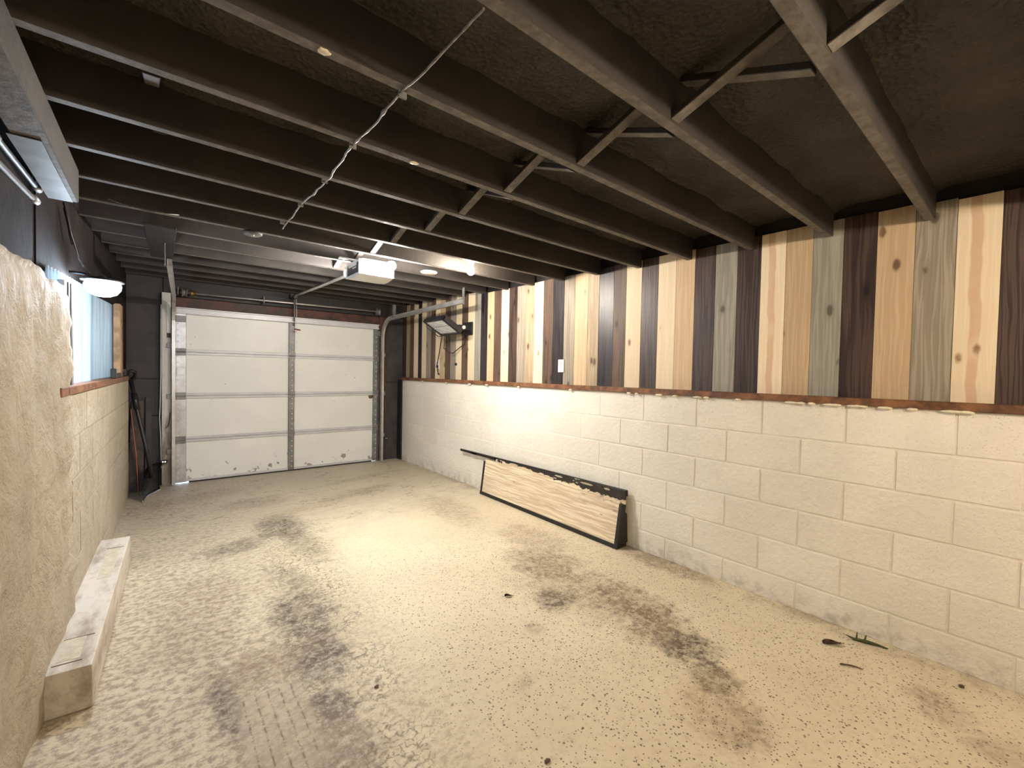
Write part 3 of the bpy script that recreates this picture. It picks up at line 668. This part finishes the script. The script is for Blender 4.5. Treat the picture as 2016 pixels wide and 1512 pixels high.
# ------------------------------------------------------------------ opener with its lit lamp
OX0, OX1, OY0, OY1, OZ0, OZ1 = 1.185, 1.46, 3.30, 3.58, 2.03, 2.140
op = thing('garage_door_opener', 'white garage door opener with glowing lamp on the ceiling', 'door opener', (1.32, 3.5, OZ0))
bm = NB(); P = []
nseg = 8
for i in range(nseg+1):
    f = i/nseg; y = OY0+(OY1-OY0)*f; zb = OZ0-.018*math.sin(math.pi*f); P.append((y, zb))
ring = [(OY0, OZ1)]+P+[(OY1, OZ1)]
va = [bm.verts.new((OX0, y, z)) for y, z in ring]; vb = [bm.verts.new((OX1, y, z)) for y, z in ring]
n = len(ring)
for i in range(n): bm.faces.new((va[i], va[(i+1) % n], vb[(i+1) % n], vb[i]))
bm.faces.new(va); bm.faces.new(vb[::-1])
ob = link('hood', bm, M['white_plastic'], op)
lp = link('label_panel', B(OX0-.004, OX0, OY0+.02, OY1-.03, OZ0+.012, OZ1-.02), M['label_dark'], op)
link('label_stripe', B(OX0-.0055, OX0-.004, OY0+.04, OY1-.06, OZ0+.068, OZ0+.088), M['white_plastic'], lp)
link('label_stripe', B(OX0-.0055, OX0-.004, OY0+.05, OY1-.15, OZ0+.050, OZ0+.060), M['white_plastic'], lp)
for x in (OX0-.006, OX0+.03): pass
for ya in (OY0-.008, OY1):
    link('hood_edge', B(OX0-.006, OX1, ya, ya+.008, OZ0-.002, OZ1, bev=.002), M['white_plastic'], op)
link('chassis', B(OX0+.03, OX1-.03, OY0+.03, OY1+.05, OZ1, OZ1+.018, bev=.003), M['galv_dull'], op)
link('mounting_rail', B(OX0-.10, OX1+.05, OY0+.14, OY0+.17, zj(3.5)-.012, zj(3.5)-.001), M['galv'], op)
bm = NB(); tube(bm, [(1.32, OY1+.03, OZ1-.006), (1.325, 4.8, 2.165), (1.33, 6.02, 2.205)], .017, 4); link('trolley_rail', bm, M['track'], op)
link('rail_bracket', B(1.30, 1.36, 6.0, 6.075, 2.18, 2.24, bev=.003), M['black_plastic'], op)
link('trolley', B(1.305, 1.355, 5.86, 5.96, 2.165, 2.195, bev=.004), M['black_plastic'], op)
bm = NB(); tube(bm, [(1.345, 5.90, 2.17), (1.352, 5.90, 2.0), (1.356, 5.905, 1.80)], .0025, 6); link('release_cord', bm, M['white_plastic'], op, True)
bm = NB(); tube(bm, [(1.325, 5.905, 1.793), (1.395, 5.905, 1.783)], .008, 8); link('release_handle', bm, M['red'], op, True)
bm = NB(); tube(bm, [(1.33, 5.905, 1.785), (1.345, 5.905, 1.76), (1.37, 5.905, 1.785)], .002, 5); link('handle_loop', bm, M['red'], op, True)
lamp = link('lamp_socket', lathe(NB(), (1.40, OY0-.008, 2.105), [(.024, 0), (.024, -.02), (.018, -.024)], 16, 'Y'), M['white_plastic'], op, True)
bm = NB(); lathe(bm, (1.40, OY0-.03, 2.105), [(.014, 0), (.018, -.014), (.030, -.035), (.036, -.058), (.032, -.078), (.020, -.092), (.004, -.097)], 20, 'Y')
link('light_bulb', bm, M['lamp_warm'], op, True)
# second opener bulb on the door side, unseen, added to brighten the door
link('lamp_socket', lathe(NB(), (1.23, OY1+.008, 2.095), [(.024, 0), (.024, .02), (.018, .024)], 16, 'Y'), M['white_plastic'], op, True)
bm = NB(); lathe(bm, (1.23, OY1+.03, 2.095), [(.014, 0), (.018, .014), (.030, .035), (.036, .058), (.032, .078), (.020, .092), (.004, .097)], 20, 'Y')
link('light_bulb', bm, M['lamp_warm_added'], op, True)
# bare bulb on a ceiling socket
bu = thing('ceiling_bulb', 'lit bare bulb in a ceiling lampholder near the plank wall', 'light bulb', (1.99, 3.0, zj(3.07)))
zc = zj(3.07)+.075
link('lampholder', lathe(NB(), (1.99, 3.0, zc-.002), [(.04, .07), (.055, 0), (.055, -.012), (.03, -.02), (.024, -.045), (.02, -.047)], 20), M['white_plastic'], bu, True)
link('bulb', lathe(NB(), (1.99, 3.0, zc-.045), [(.014, 0), (.018, -.016), (.028, -.036), (.032, -.055), (.028, -.074), (.016, -.086), (.003, -.09)], 20), M['lamp_bulb'], bu, True)
# unseen bare bulb behind the camera, added as warm fill for the near walls
rb = thing('ceiling_bulb', 'added fill bulb, out of view, under the joists by the back wall', 'light bulb', (1.25, -.75, zj(-.75)))
zc = zj(-.75)
link('lampholder', lathe(NB(), (1.25, -.75, zc+.01), [(.055, 0), (.055, -.02), (.03, -.03), (.024, -.055), (.02, -.057)], 20), M['white_plastic'], rb, True)
link('bulb', lathe(NB(), (1.25, -.75, zc-.045), [(.014, 0), (.018, -.016), (.028, -.036), (.032, -.055), (.028, -.074), (.016, -.086), (.003, -.09)], 20), M['lamp_rear_fill'], rb, True)
# unlit round cover
dc = thing('ceiling_cover', 'round cream cover plate fixed flat under the joists', 'cover plate', (1.82, 3.39, zj(3.39)))
link('plate', lathe(NB(), (1.82, 3.39, zj(3.39)-.004), [(.07, 0), (.07, -.008), (.06, -.014), (.02, -.016)], 28), M['ceil_disc'], dc, True)
link('plate_ring', lathe(NB(), (1.82, 3.39, zj(3.39)-.001), [(.075, 0), (.078, -.003), (.075, -.005)], 28), M['black_paint'], dc, True)
t = thing('junction_cover', 'small dark round junction cover between the far joists', 'cover plate', (.471, 3.19, zj(3.19)))
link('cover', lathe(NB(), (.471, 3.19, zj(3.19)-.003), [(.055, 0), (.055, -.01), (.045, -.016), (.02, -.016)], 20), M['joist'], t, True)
link('screw', lathe(NB(), (.471, 3.19, zj(3.19)-.019), [(.012, 0), (.01, -.004), (.003, -.005)], 10), M['galv_dull'], t, True)

# cool LED by the window
LX, LY, LZ = -.220, 3.21, 1.745
le = thing('led_lamp', 'bright cool white lamp under a thin shade at the window head', 'lamp', (LX, LY, LZ))
link('shade', lathe(NB(), (LX, LY, LZ), [(.088, 0), (.090, .004), (.07, .012), (.02, .022), (.012, .03)], 28), M['black_plastic'], le, True)
link('diffuser', lathe(NB(), (LX, LY, LZ-.003), [(.070, 0), (.076, -.016), (.074, -.036), (.058, -.060), (.028, -.074), (.004, -.077)], 24), M['lamp_cool'], le, True)
link('lamp_arm', tube(NB(), [(LX-.01, LY, LZ+.022), (LX-.08, LY+.01, LZ+.034), (-.32, LY+.015, LZ+.036), (-.350, LY+.015, LZ+.036)], .007, 8), M['black_plastic'], le, True)
bm = NB(); tube(bm, [(LX-.05, LY+.01, LZ+.032), (-.30, 3.10, 1.83), (-.32, 3.03, 1.93), (-.345, 3.02, 2.08)], .0035, 6); link('lamp_cord', bm, M['black_plastic'], le, True)
# conduits along the left wall
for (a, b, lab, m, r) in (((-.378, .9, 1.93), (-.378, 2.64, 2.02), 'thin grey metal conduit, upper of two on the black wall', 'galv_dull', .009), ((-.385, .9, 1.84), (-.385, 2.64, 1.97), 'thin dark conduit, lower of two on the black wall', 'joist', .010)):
    t = thing('conduit', lab, 'conduit', a, 'conduits on the left wall'); bm = NB()
    tube(bm, [a, ((a[0]+b[0])/2, (a[1]+b[1])/2, (a[2]+b[2])/2), b], r, 8); link('conduit_tube', bm, M[m], t, True)
    link('coupling', tube(NB(), [(b[0], b[1]-.03, b[2]-.001), (b[0], b[1]+.03, b[2]+.001)], r*1.5, 10), M['galv'], t, True)
    link('coupling', tube(NB(), [(a[0]*.35+b[0]*.65, a[1]*.35+b[1]*.65-.02, a[2]*.35+b[2]*.65), (a[0]*.35+b[0]*.65, a[1]*.35+b[1]*.65+.02, a[2]*.35+b[2]*.65)], r*1.4, 10), M['galv_dull'], t, True)
t = thing('hanging_wire', 'short black wire dangling from the conduit above the window', 'wire', (-.345, 3.17, 2.0)); bm = NB()
tube(bm, [(-.345, 3.05, 2.06), (-.336, 3.10, 1.99), (-.334, 3.13, 1.95), (-.328, 3.16, 1.91)], .006, 6); link('wire_strand', bm, M['black_plastic'], t, True)

t = thing('drooping_wire', 'thin wire drooping below the dark joists near the gusset board', 'wire', (-.05, 3.1, 2.14)); bm = NB()
tube(bm, [(-.19, 3.06, zj(3.06)-.002), (-.12, 3.06, zj(3.06)-.018), (-.04, 3.06, zj(3.06)-.025), (.04, 3.06, zj(3.06)-.022), (.10, 3.1, zj(3.1)-.004)], .0028, 6); link('wire_strand', bm, M['cable'], t, True)
# knobbly cable stapled across the joists
CP = [(.536, .775), (.538, .953), (.533, 1.137), (.542, 1.44), (.537, 1.595), (.563, 1.916), (.559, 2.35), (.588, 2.942)]
pts = []; rad = []
for (xa, ya), (xb, yb) in zip(CP, CP[1:]):
    for k in range(22):
        f = k/22; x, y = xa+(xb-xa)*f, ya+(yb-ya)*f
        fr = ((y-YJ0-.019)/SJ) % 1.0; dj = min(fr, 1-fr)
        z = zj(y)-.009+.006*nz(x, y, 4, 6)-.005*math.sin(math.pi*fr)*(.4+abs(nz(1, math.floor((y-YJ0)/SJ), 2, 1.7)))
        am = 1 if 1.2 < y < 2.2 else .35
        pts.append((x+.010*am*nz(y, 2, 0, 9), y, z)); rad.append(.0034+am*.0040*max(0, nz(y, 7, 1, 22))*1.6)
t = thing('ceiling_cable', 'knobbly pale cable strung under the dark joists', 'cable', (.54, 1.4, zj(1.4)-.01))
bm = NB(); tube(bm, pts, rad, 7); link('cable_strand', bm, M['cable'], t, True)
for y in (YJ0+SJ*k+.019 for k in range(2, 7)):
    x = .54 if y < 1.7 else .56
    link('staple', B(x-.012, x+.012, y-.004, y+.004, zj(y)-.018, zj(y)-.001), M['galv_dull'], t)

# ------------------------------------------------------------------ things on the plank wall
# heat lamp on a wall arm
hl = thing('wall_heat_lamp', 'black wall-mounted heat lamp with silver grille, switched off', 'heat lamp', (2.84, 4.36, 1.80))
A0, A1 = Vector((2.415, 0, 1.885)), Vector((2.665, 0, 1.735)); dv = (A1-A0); nv = Vector((dv.z, 0, -dv.x)).normalized(); 
if nv.z < 0: nv = -nv
def hp(u, y, h): v = A0+dv*u+nv*h; return (v.x, y, v.z)
def hbox(u0, u1, y0, y1, h0, h1, bev=.004):
    bm = NB(); hexa(bm, [hp(u0, y0, h0), hp(u1, y0, h0), hp(u1, y1, h0), hp(u0, y1, h0), hp(u0, y0, h1), hp(u1, y0, h1), hp(u1, y1, h1), hp(u0, y1, h1)], bev, 2); return bm
HY0, HY1 = 4.16, 4.62
link('housing', hbox(.02, .98, HY0+.01, HY1-.01, .012, .05), M['black_plastic'], hl)
for a, b, c, d in ((0, .07, HY0, HY1), (.93, 1, HY0, HY1), (0, 1, HY0, HY0+.05), (0, 1, HY1-.022, HY1)):
    link('housing_rim', hbox(a, b, c, d, -.012, .03), M['black_plastic'], hl)
gl = link('reflector', hbox(.06, .94, HY0+.045, HY1-.02, .004, .013, 0), M['silver_grille'], hl)
for k in range(9):
    u = .10+.09*k; link('grille_bar', hbox(u, u+.012, HY0+.04, HY1-.02, -.004, .001, 0), M['silver_grille'] if k != 4 else M['grey_plastic'], gl)
for u in (.3, .6): link('fixing_stud', lathe(NB(), hp(u, HY1-.16, -.006), [(.006, 0), (.005, -.003), (.002, -.004)], 8), M['white_plastic'], gl)
bm = NB(); tube(bm, [hp(.2, HY1+.004, -.01), hp(.3, HY1+.02, -.03), hp(.9, HY1+.02, -.03), hp(1.0, HY1+.004, -.012)], .005, 6); link('wire_guard', bm, M['black_plastic'], hl, True)
link('swivel_joint', tube(NB(), [(2.66, 4.30, 1.80), (2.70, 4.30, 1.80)], .035, 14), M['black_plastic'], hl, True)
link('wall_arm', B(2.68, 2.84, 4.27, 4.33, 1.785, 1.845, bev=.008, seg=2), M['black_plastic'], hl)
link('wall_plate', B(2.825, 2.848, 4.22, 4.39, 1.735, 1.885, bev=.006, seg=2), M['black_plastic'], hl)
link('arm_knob', lathe(NB(), (2.745, 4.27, 1.815), [(.022, 0), (.022, -.02), (.012, -.024)], 14, 'Y'), M['white_plastic'], hl, True)
bm = NB(); tube(bm, [hp(.95, 4.52, .0), (2.68, 4.52, 1.66), (2.72, 4.62, 1.60), (2.78, 4.76, 1.52), (2.80, 4.85, 1.50)] and [(2.66, 4.55, 1.74), (2.68, 4.58, 1.66), (2.72, 4.66, 1.585), (2.765, 4.62, 1.54), (2.79, 4.56, 1.525), (2.81, 4.46, 1.585), (2.83, 4.38, 1.63), (2.835, 4.36, 1.73)], .006, 6); link('power_cord', bm, M['black_plastic'], hl, True)
bm = NB(); tube(bm, [(2.66, 4.60, 1.735), (2.69, 4.68, 1.66), (2.74, 4.80, 1.55), (2.79, 4.92, 1.45), (2.815, 4.99, 1.40), (2.822, 5.0, 1.375)], .006, 6); link('power_cord', bm, M['black_plastic'], hl, True)
link('plug', B(2.812, 2.834, 4.985, 5.012, 1.35, 1.385, bev=.004), M['black_plastic'], hl)
bm = NB(); tube(bm, [(2.822, 4.995, 1.352), (2.82, 4.975, 1.30), (2.82, 4.955, 1.265)], [.006, .008, .015], 6); link('cord_tail', bm, M['black_plastic'], hl, True)

def outlet(y, z, lab, w_=.072, h_=.115, up=True):
    t = thing('wall_outlet', lab, 'outlet', (2.846, y, z), 'outlets on the plank wall')
    p = link('cover_plate', B(2.838, 2.848, y-w_/2, y+w_/2, z-h_/2, z+h_/2, bev=.003, seg=2), M['white_plastic'], t)
    for dz in (.021, -.021):
        q = link('receptacle', B(2.8355, 2.839, y-.017, y+.017, z+dz-.014, z+dz+.014, bev=.002), M['white_plastic'] if not up else flat('receptacle_grey', (.55, .56, .58), .4), p)
        bm = NB()
        for s in (-.006, .006): box(bm, 2.835, 2.8358, y+s-.0012, y+s+.0012, z+dz-.005, z+dz+.006)
    return t
outlet(2.785, 1.374, 'white duplex outlet on a black plank, nothing plugged in')
outlet(5.022, 1.395, 'white outlet below the heat lamp with a plug in it')
t = thing('coat_knob', 'small black knob on a grey plank below the heat lamp', 'knob', (2.848, 4.578, 1.395))
link('knob_cap', lathe(NB(), (2.848, 4.578, 1.395), [(.012, 0), (.014, -.012), (.012, -.02), (.004, -.022)], 14, 'X'), M['black_plastic'], t, True)
link('knob_base', lathe(NB(), (2.8485, 4.578, 1.395), [(.018, 0), (.018, -.003), (.014, -.004)], 14, 'X'), M['black_plastic'], t, True)

# ------------------------------------------------------------------ things on the floor
# leaning plywood shelf box
sh = thing('shelf_box', 'bare plywood shelf box with chipped black edges leaning on block wall', 'shelf', (2.70, 2.9, 0))
YA, YB = 1.985, 3.80      # near and far end
def px_(y, top): # x of the leaning front face
    f = (y-YA)/(YB-YA); return (2.722+.018*f) if top else (2.660+.034*f)
def slab(y0, y1, z0, z1, d0, d1, bev=.002, ztop=None):
    """piece of the leaning panel, d = depth behind the front face"""
    H = .36
    def P(y, z, d): f = z/H; return (px_(y, 0)*(1-f)+px_(y, 1)*f+d, y, z)
    za, zb = (z1, z1) if ztop is None else ztop
    bm = NB(); hexa(bm, [P(y0, z0, d0), P(y0, z0, d1), P(y1, z0, d1), P(y1, z0, d0), P(y0, za, d0), P(y0, za, d1), P(y1, zb, d1), P(y1, zb, d0)], bev); return bm
bm = slab(YA+.028, YB-.02, .022, .34, 0, .012, .001, (.345, .372)); o = link('front_panel', bm, M['ply'], sh, origin=(2.70, 2.9, 0))
link('bottom_board', slab(YA, YB+.01, .0005, .033, -.006, .112, .002), M['black_paint'], sh)
link('end_board', slab(YA, YA+.030, .022, .33, -.006, .045, .002), M['black_paint'], sh)
bm = NB(); hexa(bm, [(2.70, YA, .03), (2.784, YA-.004, .03), (2.784, YA+.014, .03), (2.70, YA+.018, .03), (2.742, YA, .27), (2.772, YA-.002, .25), (2.772, YA+.016, .25), (2.742, YA+.018, .27)], .002)
link('end_board', bm, M['black_paint'], sh)
link('end_board', slab(YB-.022, YB+.006, .022, .35, -.006, .040, .002), M['black_paint'], sh)
bm = NB(); hexa(bm, [(2.748, 1.975, .385), (2.766, 1.975, .385), (2.766, 4.30, .385), (2.748, 4.30, .385), (2.748, 1.975, .432), (2.766, 1.975, .432), (2.766, 4.30, .408), (2.748, 4.30, .408)], .002)
tb = link('top_board', bm, M['black_paint'], sh)
bm = NB(); hexa(bm, [(2.735, 1.98, .325), (2.750, 1.98, .325), (2.752, 3.6, .36), (2.742, 3.6, .36), (2.735, 1.98, .43), (2.752, 1.98, .43), (2.752, 3.6, .40), (2.742, 3.6, .40)], .001)
link('backing_strip', bm, M['ply'], sh, origin=(2.70, 2.9, 0))
for y, l, zz in ((4.02, .16, .393), (3.62, .05, .398), (3.30, .13, .398), (2.68, .10, .403), (2.36, .14, .405), (2.15, .06, .408)):
    bm = NB(); n = 9; a, b = [], []
    for i in range(n+1):
        f = i/n; y_ = y-l/2+l*f; k = math.sin(math.pi*min(1, max(0, f)))**.4
        xc = 2.7325+max(0, min(1, (y_-1.98)/1.62))*.0065 if y_ < 3.6 else 2.7465
        a.append((xc, y_, zz-.008*k+.002*nz(y_, 1, 1, 60))); b.append((xc, y_, zz+.009*k+.002*nz(y_, 4, 1, 50)))
    va = [bm.verts.new(p) for p in a]; vb = [bm.verts.new(p) for p in b]
    for i in range(n): bm.faces.new((va[i], va[i+1], vb[i+1], vb[i]))
    bmesh.ops.solidify(bm, geom=bm.faces[:], thickness=.0012); link('paint_chip', bm, M['foam_seal'], tb)

# heavy pale beam by the left wall
bt = thing('timber_beam', 'heavy whitewashed beam with dirty top lying along the rendered wall', 'beam', (-.25, 3.0, 0))
bm = NB(); hexa(bm, [(-.320, 2.257, .002), (-.186, 2.252, .002), (-.128, 3.86, .002), (-.285, 3.86, .002), (-.326, 2.257, .168), (-.188, 2.250, .168), (-.133, 3.82, .168), (-.288, 3.83, .168)], .005, 2)
link('beam_body', bm, M['beam'], bt)
def on_beam(f, g): # f along, g across
    a = Vector((-.326, 2.257, .168)).lerp(Vector((-.288, 3.83, .168)), f); b = Vector((-.188, 2.25, .168)).lerp(Vector((-.133, 3.82, .168)), f); return a.lerp(b, g)
for f0, f1, g0, g1 in ((.05, .16, .22, .68), (.56, .86, .42, .80)):
    bm = NB(); c = [on_beam(f0, g0), on_beam(f0, g1), on_beam(f1, g1), on_beam(f1, g0)]
    hexa(bm, [p+Vector((0, 0, -.001)) for p in c]+[p+Vector((0, 0, .0012)) for p in c]); link('inset_patch', bm, flat('pale_patch', (.56, .49, .38), .6, var=.1, sc=30), bt)
for f, g0, g1 in ((.035, .15, .75), (.16, .2, .85), (.87, .38, .9)):
    c = [on_beam(f, g0), on_beam(f, g1), on_beam(f+.004, g1), on_beam(f+.004, g0)]
    bm = NB(); hexa(bm, [p+Vector((0, 0, -.001)) for p in c]+[p+Vector((0, 0, .001)) for p in c]); link('dark_strip', bm, M['twig'], bt)

# leaning boards in the corner
for pts_, m, lab in (([(-.235, 5.90, .003), (-.10, 5.90, .003), (-.10, 6.085, .93), (-.195, 6.085, .93)], 'board_brown', 'wide brown board leaning in the dark corner behind the shovel'), ([(-.092, 5.96, .003), (-.035, 5.96, .003), (-.035, 6.085, .97), (-.085, 6.085, .97)], 'charcoal', 'narrow grey board leaning beside the brown board')):
    a, b, c, d = [Vector(p) for p in pts_]; off = Vector((0, -.018, 0))
    bm = NB(); hexa(bm, [a+off, b+off, b, a, d+off, c+off, c, d], .002)
    o = tag(link('leaning_board', bm, M[m], origin=tuple(a)), lab, 'board', 'boards leaning in the corner')
t = tag(link('orange_rod', tube(NB(), [(-.135, 5.72, .006), (-.155, 5.78, .40), (-.198, 5.86, .86)], .004, 6), M['orange'], origin=(-.135, 5.72, 0)), 'thin orange rod standing between the boards and shovel', 'rod')
# snow shovel
sv = thing('snow_shovel', 'black snow shovel standing beside the jamb post, scoop on floor', 'shovel', (-.02, 5.65, 0))
bm = NB(); NU, NV = 10, 8; gg = []
C0, C1 = Vector((-.088, 5.38, .006)), Vector((.035, 5.83, .006)); T0, T1 = Vector((-.085, 5.60, .26)), Vector((.055, 5.955, .27))
for i in range(NU+1):
    f = i/NU; row = []
    for j in range(NV+1):
        g_ = j/NV; p = C0.lerp(C1, f).lerp(T0.lerp(T1, f), g_)
        side = 4*f*(1-f); p += Vector((-.045, .035, .0))*(side*.6+math.sin(math.pi*g_)*.5)+Vector((0, 0, .02*g_*side)); row.append(bm.verts.new(p))
    gg.append(row)
for i in range(NU):
    for j in range(NV): bm.faces.new((gg[i][j], gg[i+1][j], gg[i+1][j+1], gg[i][j+1]))
bmesh.ops.solidify(bm, geom=bm.faces[:], thickness=.004); link('scoop', bm, M['shovel'], sv, True)
bm = NB(); tube(bm, [C0+Vector((-.012, .0, .004)), (C0+C1)/2+Vector((-.032, .02, .004)), C1+Vector((-.004, 0, .004))], .008, 6); link('wear_strip', bm, M['galv'], sv, True)
link('shaft', tube(NB(), [(-.030, 5.74, .16), (-.085, 5.79, .50), (-.150, 5.855, .85), (-.200, 5.91, 1.16)], [.022, .017, .017, .017], 12), M['black_plastic'], sv, True)
link('shaft_collar', tube(NB(), [(-.150, 5.855, .85), (-.176, 5.885, 1.02)], .026, 12), M['black_plastic'], sv, True)
link('grip', tube(NB(), [(-.200, 5.91, 1.15), (-.225, 5.90, 1.19), (-.222, 5.88, 1.235), (-.19, 5.87, 1.25), (-.165, 5.885, 1.235), (-.17, 5.905, 1.19), (-.200, 5.91, 1.15)], .016, 10), M['black_plastic'], sv, True)
# clamp lying on the sill end
cl = thing('bar_clamp', 'black clamp standing on the end of the window sill', 'clamp', (-.245, 5.0, 1.2))
link('clamp_bar', B(-.252, -.236, 4.42, 5.60, 1.2015, 1.236, bev=.003), M['black_plastic'], cl)
link('clamp_jaw', B(-.262, -.232, 4.40, 4.47, 1.2015, 1.275, bev=.004), M['black_plastic'], cl)
link('clamp_jaw', B(-.252, -.215, 5.50, 5.57, 1.2015, 1.27, bev=.006), M['black_plastic'], cl)
link('clamp_screw', tube(NB(), [(-.240, 5.46, 1.255), (-.240, 5.60, 1.255)], .008, 8), M['galv_dull'], cl, True)

# debris
def leaf(name, lab, cx, cy, l, wd, rot, m, cat='leaf', curl=.012):
    t = thing(name, lab, cat, (cx, cy, 0)); bm = NB(); n = 8; rows = []
    for i in range(n+1):
        f = i/n; w_ = wd*math.sin(math.pi*(.06+.88*f))**.8*(1+.25*nz(f, cx, 2, 7)); row = []
        for g_ in (-1, -.5, 0, .5, 1):
            x, y = (f-.5)*l, g_*w_/2; z = .003+curl*abs(g_)**1.5*(.5+.5*math.sin(3*f+g_))+.004*abs(nz(f, g_, cx, 4))
            row.append(bm.verts.new((cx+x*math.cos(rot)-y*math.sin(rot), cy+x*math.sin(rot)+y*math.cos(rot), z)))
        rows.append(row)
    for i in range(n):
        for j in range(4): bm.faces.new((rows[i][j], rows[i+1][j], rows[i+1][j+1], rows[i][j+1]))
    bmesh.ops.solidify(bm, geom=bm.faces[:], thickness=.0012); link('leaf_blade', bm, m, t, True)
    d = Vector((math.cos(rot), math.sin(rot), 0)); c = Vector((cx, cy, .004))
    link('leaf_stalk', tube(NB(), [c+d*l*.45, c+d*l*.75+Vector((.004, .003, 0))], .0018, 5), M['twig'], t, True)
leaf('dead_leaf', 'large curled brown leaf on floor near the block wall', 2.572, .629, .085, .038, -.72, M['leaf_brown'])
leaf('dead_leaf', 'tiny reddish dry leaf alone on the pale middle floor', 1.584, 1.94, .04, .022, -.5, M['leaf_brown'])
sp = thing('green_sprig', 'small green sprig lying at the foot of the block wall', 'sprig', (2.731, .507, 0))
link('stem', tube(NB(), [(2.70, .575, .006), (2.715, .52, .010), (2.730, .485, .008), (2.738, .445, .005)], [.006, .009, .006, .003], 7), M['leaf_green'], sp, True)
for a, b in (((2.705, .56, .010), (2.735, .565, .03)), ((2.715, .53, .012), (2.745, .53, .028)), ((2.70, .575, .008), (2.69, .60, .018))):
    link('needle', tube(NB(), [a, b], [.005, .002], 5), M['leaf_green'], sp, True)
tag(link('twig', tube(NB(), [(2.415, .555, .005), (2.435, .53, .006), (2.45, .505, .005), (2.455, .48, .004)], [.004, .0035, .003, .0015], 6), M['twig'], origin=(2.43, .53, 0)), 'thin brown twig on the floor beside the large curled leaf', 'twig')
for x, y, s, lab in ((.702, 1.699, .010, 'dark paint flake on the floor beside the wheel track'), (1.016, 1.017, .012, 'dark square chip on the open pale floor'), (2.659, .189, .014, 'crumpled dark scrap by the foot of the block wall')):
    bm = NB(); bmesh.ops.create_icosphere(bm, subdivisions=2, radius=1)
    for v in bm.verts:
        k = 1+.5*nz(v.co.x+x, v.co.y+y, v.co.z, 1.6); v.co = Vector((x+v.co.x*s*k, y+v.co.y*s*.7*k, .0045+v.co.z*.004))
    tag(link('floor_chip', bm, M['leaf_brown'], origin=(x, y, 0)), lab, 'chip', 'loose chips on the floor')
